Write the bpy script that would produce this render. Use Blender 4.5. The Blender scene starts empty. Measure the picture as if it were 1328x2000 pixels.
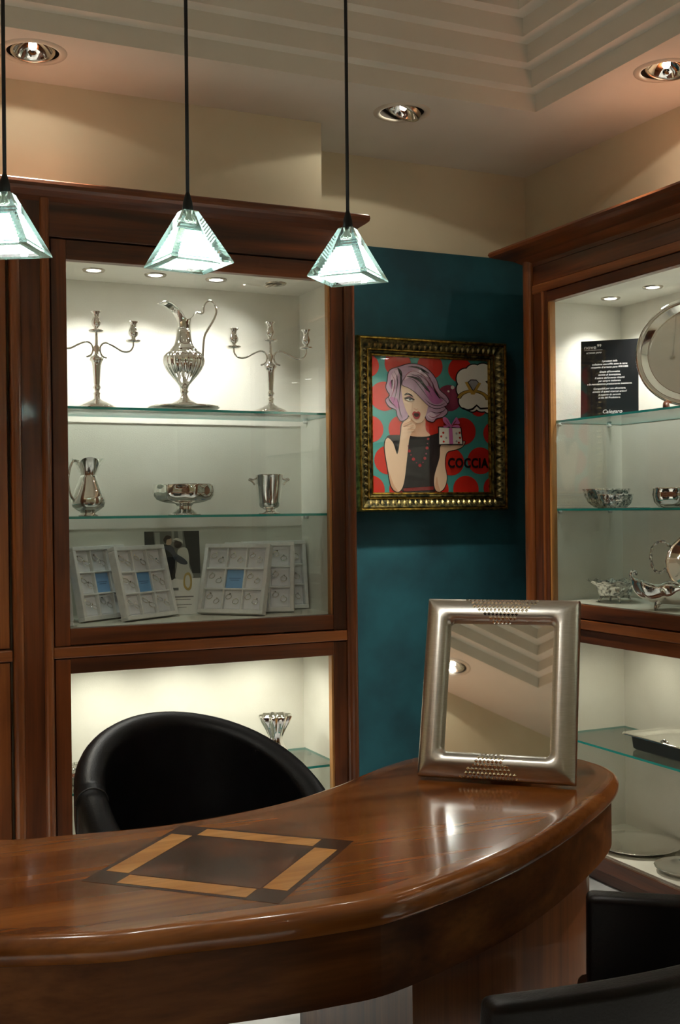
import bpy, bmesh, math, random
from mathutils import Vector, Matrix
random.seed(7)
SC = bpy.context.scene
COL = SC.collection
PI = math.pi
R = math.radians

# ------------------------------------------------------------------ camera
def cam_matrix(yaw, pitch, roll, loc):
    f = Vector((math.sin(yaw)*math.cos(pitch), math.cos(yaw)*math.cos(pitch), math.sin(pitch)))
    r = Vector((math.cos(yaw), -math.sin(yaw), 0)); u = r.cross(f)
    c, s = math.cos(roll), math.sin(roll)
    r2 = c*r+s*u; u2 = -s*r+c*u
    m = Matrix((r2, u2, -f)).transposed().to_4x4()
    m.translation = loc
    return m
cam = bpy.data.cameras.new('camera')
cam.sensor_fit = 'VERTICAL'; cam.sensor_height = 36; cam.lens = 36*2255.9/2000
cam.clip_start = 0.05
camo = bpy.data.objects.new('camera', cam); COL.objects.link(camo)
camo.matrix_world = cam_matrix(0.437358, -0.0036015, -0.0110803, Vector((0, 0, 1.37)))
SC.camera = camo

# ------------------------------------------------------------------ world, exposure
w = bpy.data.worlds.new('world'); SC.world = w; w.use_nodes = True
w.node_tree.nodes['Background'].inputs[0].default_value = (1.0, 0.93, 0.8, 1)
w.node_tree.nodes['Background'].inputs[1].default_value = 0.02
SC.view_settings.view_transform = 'Standard'; SC.view_settings.look = 'None'
SC.view_settings.exposure = 0.45; SC.view_settings.gamma = 1.0
SC.view_settings.use_curve_mapping = False
SC.cycles.use_denoising = True
SC.cycles.max_bounces = 8; SC.cycles.transparent_max_bounces = 16; SC.cycles.glossy_bounces = 5
SC.cycles.use_adaptive_sampling = True; SC.cycles.adaptive_threshold = 0.07; SC.cycles.adaptive_min_samples = 24
SC.cycles.transmission_bounces = 9
SC.cycles.sample_clamp_indirect = 6.0
SC.cycles.caustics_refractive = True

# light levels, all in one place
WARM = (1.0, 0.94, 0.78); HALO = (1.0, 0.985, 0.94); COOL = (0.93, 1.0, 0.90)
P_WIDE, P_NARROW, P_CASE_A, P_CASE_B, P_LOW_A, P_LOW_B, P_PEND = 1.35, 420.0, 11.2, 9.6, 4.2, 1.6, 3.2

# ------------------------------------------------------------------ materials
def srgb(r, g, b):
    f = lambda c: (c/12.92 if c <= .04045 else ((c+.055)/1.055)**2.4)
    return (f(r/255), f(g/255), f(b/255), 1)
def newmat(name):
    m = bpy.data.materials.new(name); m.use_nodes = True
    nt = m.node_tree; b = nt.nodes['Principled BSDF']
    return m, nt, b
def setp(b, **k):
    for n, v in k.items():
        n = n.replace('_', ' ')
        if n in b.inputs: b.inputs[n].default_value = v
def plain(name, col, rough=.5, metal=0., coat=0., **k):
    m, nt, b = newmat(name)
    setp(b, Base_Color=col, Roughness=rough, Metallic=metal, Coat_Weight=coat, **k)
    return m
def noise_mat(name, c0, c1, scale=4, rough=.6, stretch=(1, 1, 1), detail=4, bump=0., metal=0., coat=0., lo=.35, hi=.65, bscale=None, rough2=None):
    m, nt, b = newmat(name); N = nt.nodes; L = nt.links
    tc = N.new('ShaderNodeTexCoord'); mp = N.new('ShaderNodeMapping'); mp.inputs['Scale'].default_value = stretch
    no = N.new('ShaderNodeTexNoise'); no.inputs['Scale'].default_value = scale; no.inputs['Detail'].default_value = detail
    cr = N.new('ShaderNodeValToRGB'); cr.color_ramp.elements[0].position = lo; cr.color_ramp.elements[1].position = hi
    cr.color_ramp.elements[0].color = c0; cr.color_ramp.elements[1].color = c1
    L.new(tc.outputs['Object'], mp.inputs[0]); L.new(mp.outputs[0], no.inputs['Vector'])
    L.new(no.outputs['Fac'], cr.inputs[0]); L.new(cr.outputs[0], b.inputs['Base Color'])
    setp(b, Roughness=rough, Metallic=metal, Coat_Weight=coat, Coat_Roughness=.08)
    if bump:
        bn = N.new('ShaderNodeBump'); bn.inputs['Strength'].default_value = bump; bn.inputs['Distance'].default_value = .004
        src = no
        if bscale:
            src = N.new('ShaderNodeTexNoise'); src.inputs['Scale'].default_value = bscale; L.new(tc.outputs['Object'], src.inputs['Vector'])
        L.new(src.outputs['Fac'], bn.inputs['Height']); L.new(bn.outputs[0], b.inputs['Normal'])
    return m
def wood(name, dark, mid, light, axis, rough=.3, coat=.3, scale=1.0):
    """long streaky grain running along one axis"""
    m, nt, b = newmat(name); N = nt.nodes; L = nt.links
    tc = N.new('ShaderNodeTexCoord'); mp = N.new('ShaderNodeMapping')
    s = [14*scale]*3; s['xyz'.index(axis)] = .9*scale; mp.inputs['Scale'].default_value = s
    L.new(tc.outputs['Object'], mp.inputs[0])
    n1 = N.new('ShaderNodeTexNoise'); n1.inputs['Scale'].default_value = 1.3; n1.inputs['Detail'].default_value = 6; n1.inputs['Distortion'].default_value = .6
    L.new(mp.outputs[0], n1.inputs['Vector'])
    cr = N.new('ShaderNodeValToRGB'); e = cr.color_ramp.elements
    e[0].position = .30; e[0].color = dark; e[1].position = .72; e[1].color = light
    x = e.new(.5); x.color = mid
    L.new(n1.outputs['Fac'], cr.inputs[0])
    mp2 = N.new('ShaderNodeMapping'); s2 = [160*scale]*3; s2['xyz'.index(axis)] = 4*scale; mp2.inputs['Scale'].default_value = s2
    L.new(tc.outputs['Object'], mp2.inputs[0])
    n2 = N.new('ShaderNodeTexNoise'); n2.inputs['Scale'].default_value = 1; n2.inputs['Detail'].default_value = 3
    L.new(mp2.outputs[0], n2.inputs['Vector'])
    mx = N.new('ShaderNodeMixRGB'); mx.blend_type = 'MULTIPLY'; mx.inputs[0].default_value = .35
    cr2 = N.new('ShaderNodeValToRGB'); cr2.color_ramp.elements[0].position = .3; cr2.color_ramp.elements[0].color = (.35, .3, .27, 1); cr2.color_ramp.elements[1].position = .6
    L.new(n2.outputs['Fac'], cr2.inputs[0]); L.new(cr.outputs[0], mx.inputs[1]); L.new(cr2.outputs[0], mx.inputs[2])
    L.new(mx.outputs[0], b.inputs['Base Color'])
    setp(b, Roughness=rough, Coat_Weight=coat, Coat_Roughness=.06)
    return m
def emis(name, col, strength):
    m, nt, b = newmat(name)
    setp(b, Base_Color=(.8, .8, .8, 1), Emission_Color=col, Emission_Strength=strength)
    return m
def pane_mat(name, tint, ior=1.5, rough=0.0):
    m, nt, b = newmat(name); N = nt.nodes; L = nt.links; N.remove(b)
    tr = N.new('ShaderNodeBsdfTransparent'); tr.inputs[0].default_value = tint
    gl = N.new('ShaderNodeBsdfGlossy'); gl.inputs['Roughness'].default_value = rough
    fr = N.new('ShaderNodeFresnel'); ge = N.new('ShaderNodeNewGeometry')
    mr = N.new('ShaderNodeMapRange'); mr.inputs['To Min'].default_value = ior; mr.inputs['To Max'].default_value = 1/ior   # thin pane: same reflectance from both sides
    L.new(ge.outputs['Backfacing'], mr.inputs['Value']); L.new(mr.outputs[0], fr.inputs['IOR'])
    mx = N.new('ShaderNodeMixShader')
    L.new(fr.outputs[0], mx.inputs[0]); L.new(tr.outputs[0], mx.inputs[1]); L.new(gl.outputs[0], mx.inputs[2])
    L.new(mx.outputs[0], N['Material Output'].inputs[0])
    return m

W_D, W_M, W_L = srgb(56, 27, 12), srgb(98, 50, 22), srgb(132, 70, 31)
M = {}
for ax in 'xyz':
    M['wood_'+ax] = wood('cherry wood grain '+ax, W_D, W_M, W_L, ax, .32, .35)
    M['woodl_'+ax] = wood('lighter cherry moulding '+ax, srgb(98, 52, 23), srgb(136, 76, 36), srgb(164, 98, 49), ax, .3, .4)
M['bead'] = wood('pale wood bead', srgb(150, 100, 50), srgb(180, 125, 66), srgb(200, 145, 80), 'z', .35, .3)
M['desk'] = wood('polished desk veneer', srgb(60, 30, 11), srgb(118, 66, 26), srgb(150, 91, 41), 'x', .17, .22, .45)
M['desk_edge'] = wood('desk edge band', srgb(92, 50, 21), srgb(132, 78, 36), srgb(158, 100, 50), 'x', .2, .4, .6)
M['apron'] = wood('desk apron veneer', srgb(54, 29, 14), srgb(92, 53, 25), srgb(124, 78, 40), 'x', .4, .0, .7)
M['pedestal'] = wood('desk pedestal veneer', srgb(78, 42, 20), srgb(116, 68, 34), srgb(140, 88, 46), 'z', .3, .5)
M['inlay_dark'] = noise_mat('dark inlay veneer', srgb(58, 33, 22), srgb(76, 42, 26), 9, .2, coat=.1)
M['inlay_burl'] = noise_mat('burl inlay veneer', srgb(62, 34, 21), srgb(116, 62, 32), 9, .2, detail=8, coat=.1, lo=.42, hi=.72)
M['inlay_gold'] = wood('yellow inlay veneer', srgb(176, 118, 56), srgb(196, 136, 70), srgb(208, 150, 84), 'x', .2, .1, .5)
M['cream'] = noise_mat('cream wall paint', srgb(203, 194, 167), srgb(209, 201, 175), 3, .85)
M['ceil'] = noise_mat('off white ceiling paint', srgb(208, 203, 190), srgb(213, 208, 196), 3, .9)
M['teal'] = noise_mat('teal sponged plaster', srgb(12, 62, 74), srgb(22, 86, 98), 5, .7, detail=8)
M['liner'] = noise_mat('cream cabinet lining', srgb(216, 213, 200), srgb(222, 220, 208), 6, .8, bump=.15, bscale=300)
M['floor'] = noise_mat('grey marble', srgb(140, 142, 144), srgb(178, 180, 182), 5, .3, detail=10)
M['silver'] = plain('polished silver', (.93, .92, .90, 1), .04, 1.0)
M['silver_chased'] = noise_mat('chased silver', (.22, .21, .20, 1), (.93, .92, .9, 1), 90, .12, bump=.9, metal=1.0, bscale=75, lo=.34, hi=.52)
M['satin'] = noise_mat('brushed satin silver', srgb(190, 187, 180), srgb(206, 203, 197), 40, .3, stretch=(1, 1, 30), metal=1.0)
M['facet'] = plain('bright cut silver facets', (.95, .92, .86, 1), .04, 1.0)
M['mirror'] = plain('mirror glass', (.80, .80, .76, 1), .015, 1.0)
M['darksilver'] = plain('dark underside metal', srgb(62, 66, 68), .45, .6)
M['black'] = plain('black plastic', srgb(14, 13, 14), .5)
M['cord'] = plain('black fabric cord', srgb(12, 12, 14), .8)
M['leather'] = noise_mat('black leather', srgb(9, 9, 10), srgb(13, 13, 15), 30, .42, bump=.12, bscale=260)
M['leather_brown'] = noise_mat('dark brown leather', srgb(9, 5, 5), srgb(13, 8, 8), 30, .4, bump=.1, bscale=260)
M['gold'] = noise_mat('worn gilt', srgb(120, 92, 36), srgb(216, 178, 84), 60, .32, metal=1.0, bump=.3)
M['gilt_dark'] = noise_mat('dark patinated gilt', srgb(26, 32, 24), srgb(150, 134, 78), 45, .42, metal=.7, bump=.8, lo=.4, hi=.75)
M['gilt_leaf'] = noise_mat('patinated gilt leaf', srgb(60, 64, 48), srgb(205, 186, 122), 55, .34, metal=.85, bump=.5)
M['pane'] = pane_mat('clear pane', (.985, .995, .985, 1))
M['shelf_face'] = pane_mat('shelf glass face', (.72, .75, .735, 1))
M['shelf_edge'] = plain('green glass edge', srgb(48, 156, 148), .08, 0, 1.0)
M['trayfab'] = noise_mat('grey tray fabric', srgb(216, 215, 212), srgb(226, 225, 222), 60, .8)
M['traypad'] = plain('pale tray pad', srgb(232, 231, 234), .8)
M['tray_dark'] = plain('grey tray fabric dark', srgb(150, 149, 146), .8)
M['blue'] = plain('light blue card', srgb(120, 170, 220), .5)
M['blue_ink'] = plain('blue card ink', srgb(70, 110, 160), .5)
M['white'] = plain('white card', srgb(232, 230, 224), .6)
M['grey_ink'] = plain('grey print ink', srgb(120, 118, 114), .6)
M['white_ink'] = plain('white print ink', srgb(238, 238, 236), .6)
M['sign_black'] = plain('black sign card', srgb(20, 20, 22), .3)
M['lamp_white'] = emis('lit lamp lens', (1, .98, .92, 1), 14)
M['bulb'] = emis('lit halogen bulb', (1, .93, .80, 1), 60)
M['diffuser'] = emis('frosted lit diffuser', (1.0, 1.0, .95, 1), 8.0)
M['nickel'] = plain('satin nickel', srgb(190, 182, 168), .25, 1.0)
M['recess'] = plain('dark recess metal', srgb(60, 54, 48), .5, .5)
M['trimwhite'] = plain('off white trim enamel', srgb(196, 188, 172), .5)
M['pin'] = plain('shelf pin plastic', srgb(210, 212, 205), .3)
m, nt, b = newmat('green tinted pendant glass')
setp(b, Base_Color=(.62, .94, .90, 1), Roughness=0.0, Transmission_Weight=1.0, IOR=1.42)
tl = nt.nodes.new('ShaderNodeBsdfTranslucent'); tl.inputs[0].default_value = (.70, .95, .90, 1)
mx = nt.nodes.new('ShaderNodeMixShader'); mx.inputs[0].default_value = .05
nt.links.new(b.outputs[0], mx.inputs[1]); nt.links.new(tl.outputs[0], mx.inputs[2]); nt.links.new(mx.outputs[0], nt.nodes['Material Output'].inputs[0])
M['pglass'] = m
def flat(name, rgb, rough=.35): M[name] = plain(name, srgb(*rgb), rough)
for n_, c_ in dict(p_teal=(72, 158, 156), p_red=(206, 40, 28), p_ink=(28, 24, 30), p_hair=(196, 160, 192), p_hair2=(190, 110, 172), p_hair3=(226, 200, 220), p_skin=(240, 206, 180), p_skin2=(222, 172, 142), p_dress=(38, 32, 38), p_lip=(176, 34, 46), p_white=(240, 238, 232), p_pink=(206, 110, 178), p_gold=(196, 160, 70), p_grey=(170, 170, 180), p_belt=(130, 30, 34), p_mouth=(60, 12, 20), p_dkpink=(150, 60, 90)).items(): flat(n_, c_)
for n_, c_ in dict(b_dark=(44, 48, 46), b_cur=(118, 120, 112), b_cur2=(168, 168, 158), b_suit=(22, 23, 25), b_dress=(196, 196, 186), b_skin=(196, 168, 142), b_hair=(60, 50, 42), b_sleeve=(70, 78, 88), b_veil=(214, 212, 200), b_gold=(190, 164, 96), b_floor=(150, 150, 142)).items(): flat(n_, c_, .6)

for k in ('desk', 'desk_edge', 'inlay_dark', 'inlay_burl', 'inlay_gold', 'apron', 'pedestal'):
    M[k].node_tree.nodes['Principled BSDF'].inputs['Specular IOR Level'].default_value = .12 if k == 'apron' else .3

# ------------------------------------------------------------------ object helpers
def link(o, parent=None):
    COL.objects.link(o)
    if parent is not None: o.parent = parent
    return o
def from_pd(name, verts, faces, mat, parent=None, smooth=False, mats=None, fmat=None, world=False, kind=None):
    me = bpy.data.meshes.new(name); me.from_pydata([tuple(v) for v in verts], [], faces); me.update()
    for mm in ([mat] if mats is None else mats): me.materials.append(M[mm] if isinstance(mm, str) else mm)
    if fmat: me.polygons.foreach_set('material_index', fmat)
    if smooth: me.polygons.foreach_set('use_smooth', [True]*len(me.polygons))
    o = bpy.data.objects.new(name, me); link(o, parent)
    if world and parent is not None: o.matrix_parent_inverse = parent_mat(parent).inverted()
    if kind: o['kind'] = kind
    return o
def parent_mat(p):
    m = p.matrix_basis.copy()
    q = p
    while q.parent is not None:
        m = q.parent.matrix_basis @ q.matrix_parent_inverse @ m; q = q.parent
    return m
def from_bm(name, bm, mat, parent=None, smooth=False, world=False, mats=None, kind=None):
    me = bpy.data.meshes.new(name); bm.to_mesh(me); bm.free()
    for mm in ([mat] if mats is None else mats): me.materials.append(M[mm])
    if smooth: me.polygons.foreach_set('use_smooth', [True]*len(me.polygons))
    o = bpy.data.objects.new(name, me); link(o, parent)
    if world and parent is not None: o.matrix_parent_inverse = parent_mat(parent).inverted()
    if kind: o['kind'] = kind
    return o
def thing(name, label, cat, loc=(0, 0, 0), rotz=0., group=None):
    o = bpy.data.objects.new(name, None); link(o); o.location = loc; o.rotation_euler = (0, 0, rotz); o.empty_display_size = .05
    return tag(o, label, cat, group)
def tag(o, label, cat, group=None):
    o['label'] = label; o['category'] = cat
    if group: o['group'] = group
    return o
def struct(o): o['kind'] = 'structure'; return o
def box(name, x0, x1, y0, y1, z0, z1, mat, parent=None, bevel=0., seg=2, world=True, smooth=False, mats=None):
    bm = bmesh.new(); bmesh.ops.create_cube(bm, size=1)
    for v in bm.verts: v.co = Vector(((x0+x1)/2+v.co.x*(x1-x0), (y0+y1)/2+v.co.y*(y1-y0), (z0+z1)/2+v.co.z*(z1-z0)))
    if bevel: bmesh.ops.bevel(bm, geom=list(bm.edges), offset=bevel, segments=seg, profile=.5, affect='EDGES')
    return from_bm(name, bm, mat, parent, smooth, world, mats)
def lathe_data(prof, n=32, mod=None, off=(0, 0, 0)):
    """prof: (r,z) list; mod(theta,i,r,z)->(r,z)"""
    V = []; F = []
    for i, (r, z) in enumerate(prof):
        for k in range(n):
            t = 2*PI*k/n; rr, zz = (r, z) if mod is None else mod(t, i, r, z)
            V.append((off[0]+rr*math.cos(t), off[1]+rr*math.sin(t), off[2]+zz))
    for i in range(len(prof)-1):
        for k in range(n):
            a = i*n+k; b_ = i*n+(k+1) % n
            F.append((a, b_, b_+n, a+n))
    return V, F
def lathe(name, prof, mat, parent=None, n=32, mod=None, cap=True, off=(0, 0, 0), smooth=True, world=False):
    V, F = lathe_data(prof, n, mod, off)
    if cap:
        F.append(tuple(range(n))[::-1]); m_ = len(prof)-1; F.append(tuple(m_*n+k for k in range(n)))
    return from_pd(name, V, F, mat, parent, smooth, world=world)
def tube_data(pts, rad, n=8):
    pts = [Vector(p) for p in pts]; V = []; F = []
    up = Vector((0, 0, 1)); prevn = None
    for i, p in enumerate(pts):
        t = (pts[min(i+1, len(pts)-1)]-pts[max(i-1, 0)]).normalized()
        if prevn is None:
            nn = t.cross(up)
            if nn.length < 1e-3: nn = t.cross(Vector((1, 0, 0)))
        else: nn = prevn-t*prevn.dot(t)
        nn.normalize(); bn = t.cross(nn); prevn = nn
        r = rad[i] if isinstance(rad, (list, tuple)) else rad
        for k in range(n):
            a = 2*PI*k/n; V.append(p+r*(math.cos(a)*nn+math.sin(a)*bn))
    for i in range(len(pts)-1):
        for k in range(n):
            a = i*n+k; b_ = i*n+(k+1) % n; F.append((a, b_, b_+n, a+n))
    F.append(tuple(range(n))[::-1]); F.append(tuple((len(pts)-1)*n+k for k in range(n)))
    return V, F
def tube(name, pts, rad, mat, parent=None, n=8, world=False):
    V, F = tube_data(pts, rad, n); return from_pd(name, V, F, mat, parent, True, world=world)
def spline(pts, sub=6, closed=False):
    P = [Vector(p) for p in pts]; out = []; n = len(P); rng = n if closed else n-1
    for i in range(rng):
        p0 = P[(i-1) % n] if closed or i > 0 else P[0]; p1 = P[i]; p2 = P[(i+1) % n]
        p3 = P[(i+2) % n] if closed or i+2 < n else P[-1]
        for s in range(sub):
            t = s/sub
            out.append(.5*((2*p1)+(-p0+p2)*t+(2*p0-5*p1+4*p2-p3)*t*t+(-p0+3*p1-3*p2+p3)*t**3))
    if not closed: out.append(P[-1])
    return out
def merge(*vf):
    V = []; F = []
    for v, f in vf:
        o = len(V); V += list(v); F += [tuple(i+o for i in q) for q in f]
    return V, F
def rrect(hx, hz, r, k=6):
    out = []
    for cx, cz, a0 in ((hx-r, hz-r, 0), (-hx+r, hz-r, 90), (-hx+r, -hz+r, 180), (hx-r, -hz+r, 270)):
        for i in range(k+1):
            a = R(a0+90*i/k); out.append((cx+r*math.cos(a), cz+r*math.sin(a)))
    return out
def copy_tree(o, parent=None):
    c = o.copy(); COL.objects.link(c); c.parent = parent; c.matrix_parent_inverse = o.matrix_parent_inverse.copy()
    for ch in list(o.children): copy_tree(ch, c)
    return c
def spot(name, loc, to, power, size, col, parent, blend=.15, rad=.02):
    l = bpy.data.lights.new(name, 'SPOT'); l.energy = power; l.spot_size = R(size); l.spot_blend = blend; l.color = col; l.shadow_soft_size = rad
    o = bpy.data.objects.new(name, l); COL.objects.link(o)
    o.location = loc; d = Vector(to)-Vector(loc); o.rotation_euler = d.to_track_quat('-Z', 'Y').to_euler()
    if parent is not None:
        o.parent = parent; o.matrix_parent_inverse = parent_mat(parent).inverted()
    return o
def point(name, loc, power, col, parent, rad=.02):
    l = bpy.data.lights.new(name, 'POINT'); l.energy = power; l.color = col; l.shadow_soft_size = rad
    o = bpy.data.objects.new(name, l); COL.objects.link(o); o.location = loc
    if parent is not None: o.parent = parent; o.matrix_parent_inverse = parent_mat(parent).inverted()
    return o
def text(name, s, size, mat, parent, mtx, shear=0., ext=.0003, align='CENTER', width=1.0, bold=0., space=1.0):
    c = bpy.data.curves.new(name, 'FONT'); c.body = s; c.size = size; c.extrude = ext; c.shear = shear; c.align_x = align; c.offset = bold; c.resolution_u = 3; c.space_character = space
    c.materials.append(M[mat])
    tmp = bpy.data.objects.new(name, c); COL.objects.link(tmp)
    me = bpy.data.meshes.new_from_object(tmp.evaluated_get(bpy.context.evaluated_depsgraph_get()))
    bpy.data.objects.remove(tmp); bpy.data.curves.remove(c)
    if not me.materials: me.materials.append(M[mat])
    o = bpy.data.objects.new(name, me); link(o, parent); o.matrix_basis = mtx @ Matrix.Diagonal((width, 1, 1, 1))
    return o

# ------------------------------------------------------------------ the room
X0, X1, Y0, Y1, ZC = -1.85, 3.02, -2.6, 4.16, 2.78      # shell
BX, BY = 2.84, 3.86                                      # bulkheads over the cabinets
struct(box('floor', X0-.1, X1+.1, Y0-.1, Y1+.1, -.05, 0, 'floor'))
wb = struct(box('wall_back', X0-.1, X1+.1, Y1, Y1+.1, 0, ZC, 'cream'))
box('teal_panel', 1.70, X1, Y1-.006, Y1+.002, 0, 2.42, 'teal', wb)
box('bulkhead', X0, 1.745, BY, Y1, 2.36, ZC, 'cream', wb)
wr = struct(box('wall_right', X1, X1+.1, Y0-.1, Y1+.1, 0, ZC, 'cream'))
box('bulkhead', BX, X1, Y0, Y1, 2.36, ZC, 'cream', wr)
struct(box('wall_left', X0-.1, X0, Y0-.1, Y1+.1, 0, ZC, 'cream'))
struct(box('wall_front', X0-.1, X1+.1, Y0-.1, Y0, 0, ZC, 'cream'))
SPOTS = [  # x, y; unseen ones, bar the mirrored one, are added for ambient light
    (.664, 3.608), (1.963, 3.639), (2.564, 2.949), (-.64, 3.61), (2.564, 1.65), (2.564, .35),
    (-1.575, .396), (-1.575, 1.70), (-1.575, 3.0), (1.2, -.45), (-.2, -.45)]
CX0, CX1, CY0, CY1 = -1.40, 2.405, -.07, 3.452
bm = bmesh.new()
def loop(pts):
    vs = [bm.verts.new((x, y, ZC)) for x, y in pts]
    return [bm.edges.new((vs[i], vs[(i+1) % len(vs)])) for i in range(len(vs))]
ed = loop([(X0-.1, Y0-.1), (X1+.1, Y0-.1), (X1+.1, Y1+.1), (X0-.1, Y1+.1)])
ed += loop([(CX0, CY0), (CX1, CY0), (CX1, CY1), (CX0, CY1)])
for (sx, sy) in SPOTS:
    ed += loop([(sx+.082*math.cos(2*PI*k/28), sy+.082*math.sin(2*PI*k/28)) for k in range(28)])
bmesh.ops.triangle_fill(bm, use_beauty=True, use_dissolve=False, edges=ed)
STEP, RISE, NST = .052, .0625, 6
prev = None
def rect(d, z): return [bm.verts.new(p) for p in ((CX0+d, CY0+d, z), (CX1-d, CY0+d, z), (CX1-d, CY1-d, z), (CX0+d, CY1-d, z))]
prev = rect(0, ZC)
for i in range(NST):
    a = rect(i*STEP, ZC+(i+1)*RISE); b2 = rect((i+1)*STEP, ZC+(i+1)*RISE)
    for p, q in ((prev, a), (a, b2)):
        for k in range(4): bm.faces.new((p[k], p[(k+1) % 4], q[(k+1) % 4], q[k]))
    prev = b2
bm.faces.new(prev)
bmesh.ops.recalc_face_normals(bm, faces=bm.faces)
struct(from_bm('ceiling', bm, 'ceil'))
box('roof_slab', X0-.1, X1+.1, Y0-.1, Y1+.1, 3.25, 3.3, 'ceil', bpy.data.objects['ceiling'])

# ------------------------------------------------------------------ ceiling spotlights
SPOT_LABEL = {3: 'unseen spotlight added for ambient light, left of the photo, above the panelled cabinet', 4: 'unseen spotlight added for ambient light, right of the photo, above the closed right-hand cabinet',
              5: 'unseen spotlight added for ambient light, right of the photo, nearest the camera', 6: 'recessed ceiling spotlight reflected in the mirror glass of the silver frame', 7: 'unseen spotlight added for ambient light by the left wall, second from the back',
              8: 'unseen spotlight added for ambient light by the left wall, nearest the back wall', 9: 'unseen spotlight added for ambient light behind the camera, towards the right', 10: 'unseen spotlight added for ambient light behind the camera, towards the left',
              0: 'recessed round ceiling spotlight at the far left, above the wooden cabinet', 1: 'recessed ceiling spotlight in the middle, with its lamp tilted out of the ring',
              2: 'recessed ceiling spotlight at the right edge, above the right-hand cabinet'}
def ceiling_spot(i, x, y):
    lab = SPOT_LABEL.get(i, 'unseen spotlight added for ambient light, out of the photo, around the stepped ceiling')
    t = thing('ceiling_spotlight', lab, 'spotlight', (x, y, ZC), 0, 'recessed ceiling spotlights')
    lathe('trim_ring', [(.079, .0), (.080, -.004), (.088, -.006), (.101, -.004), (.103, .0)], 'trimwhite', t, 40, cap=False)
    lathe('recess_can', [(.081, 0), (.080, .07), (.02, .09), (.001, .09)], 'recess', t, 32, cap=False)
    tilt = {0: (R(-8), R(0)), 1: (R(10), R(22)), 2: (R(0), R(14))}.get(i, (0, 0))
    h = lathe('lamp_head', [(.069, .012), (.069, -.004), (.066, -.008), (.060, -.008), (.057, -.002)], 'nickel', t, 36, cap=False)
    h.location = (0, 0, .006); h.rotation_euler = (tilt[0], tilt[1], 0)
    lathe('reflector', [(.057, -.002), (.048, .012), (.03, .026), (.012, .034)], 'silver', h, 36, cap=False)
    lathe('bulb', [(.003, .002), (.010, .004), (.013, .012), (.011, .024), (.004, .03)], 'bulb', h, 16)
    tgt = {0: (x+.03, y+.06, 0), 1: (x-.02, y+.20, 0), 2: (x+.35, y+.3, .6)}.get(i, (x, y, 0))
    if i in (0, 1, 2, 3, 6): spot('wide_light', (x, y, ZC-.02), (x, y, 0), P_WIDE*{0: .62, 1: 1.5, 2: 1.4}.get(i, 1), 149, WARM, t, .06, .012)
    spot('beam_light', (x, y, ZC-.03), tgt, P_NARROW*(1 if i > 2 else .36), 64, WARM, t, 1.0, .03)
for i, (x, y) in enumerate(SPOTS): ceiling_spot(i, x, y)

# ------------------------------------------------------------------ display cabinets
def shelf(parent, x0, x1, y0, y1, z, t=.008):
    V = [(x0, y0, z-t), (x1, y0, z-t), (x1, y1, z-t), (x0, y1, z-t), (x0, y0, z), (x1, y0, z), (x1, y1, z), (x0, y1, z)]
    F = [(0, 3, 2, 1), (4, 5, 6, 7), (0, 1, 5, 4), (1, 2, 6, 5), (2, 3, 7, 6), (3, 0, 4, 7)]
    return from_pd('glass_shelf', V, F, None, parent, mats=['shelf_face', 'shelf_edge'], fmat=[0, 0, 1, 1, 1, 1], world=True)
def downlight(parent, x, y, z, lit, power, to, tilt=False, wide=118, col=HALO):
    r = lathe('downlight', [(.024, 0), (.025, -.004), (.034, -.005), (.037, -.001), (.037, 0)], 'nickel', parent, 28, cap=False)
    r.location = (x, y, z); r.matrix_parent_inverse = parent_mat(parent).inverted()
    l = lathe('lamp_lens', [(.024, -.002), (.018, -.004), (.002, -.0045)], 'lamp_white' if lit else 'recess', r, 24)
    if tilt:
        l2 = lathe('tilted_lamp', [(.022, .0), (.021, -.006), (.002, -.006)], 'nickel', r, 24); l2.rotation_euler = (0, R(-16), 0); l2.location = (-.02, 0, -.006)
    if power:
        spot('case_light', (x, y, z-.012), to, power, wide, col, r, .8, .014 if wide < 130 else .03)
def moulding_round(name, parent, x0, x1, yf, depth, z0, z1, mat, axis='y'):
    """vertical half-round moulding whose face bulges out of the front plane"""
    n = 8; P = [(x0, yf+.02)]+[((x0+x1)/2-(x1-x0)/2*math.cos(PI*k/n), yf-depth*math.sin(PI*k/n)) for k in range(n+1)]+[(x1, yf+.02)]
    V = []; F = []
    for z in (z0, z1):
        for a, b_ in P: V.append((a, b_, z) if axis == 'y' else (b_, a, z))
    m_ = len(P)
    for k in range(m_):
        F.append((k, (k+1) % m_, m_+(k+1) % m_, m_+k))
    F += [tuple(range(m_)), tuple(range(m_, 2*m_))]
    return from_pd(name, V, F, mat, parent, False, world=True)
def cornice(name, label, pts, mat):
    """sweep of the crown profile along a plan polyline; pts are (x,y) of the cabinet front line and an outward dir at each"""
    prof = [(0, 2.315), (.30, 2.335), (.75, 2.348), (.95, 2.356), (1.0, 2.366), (.96, 2.375), (.85, 2.379), (0, 2.379)]
    V = []; F = []
    for (x, y, dx, dy) in pts:
        for o_, z in prof: V.append((x+dx*o_, y+dy*o_, z))
    n = len(prof)
    for i in range(len(pts)-1):
        for k in range(n):
            a = i*n+k; b_ = i*n+(k+1) % n; F.append((a, b_, b_+n, a+n))
    F += [tuple(range(n)), tuple((len(pts)-1)*n+k for k in range(n))]
    bm = bmesh.new(); vs = [bm.verts.new(v) for v in V]
    for f in F: bm.faces.new([vs[i] for i in f])
    bmesh.ops.recalc_face_normals(bm, faces=bm.faces)
    o = from_bm(name, bm, mat)
    return tag(o, label, 'cornice')

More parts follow.
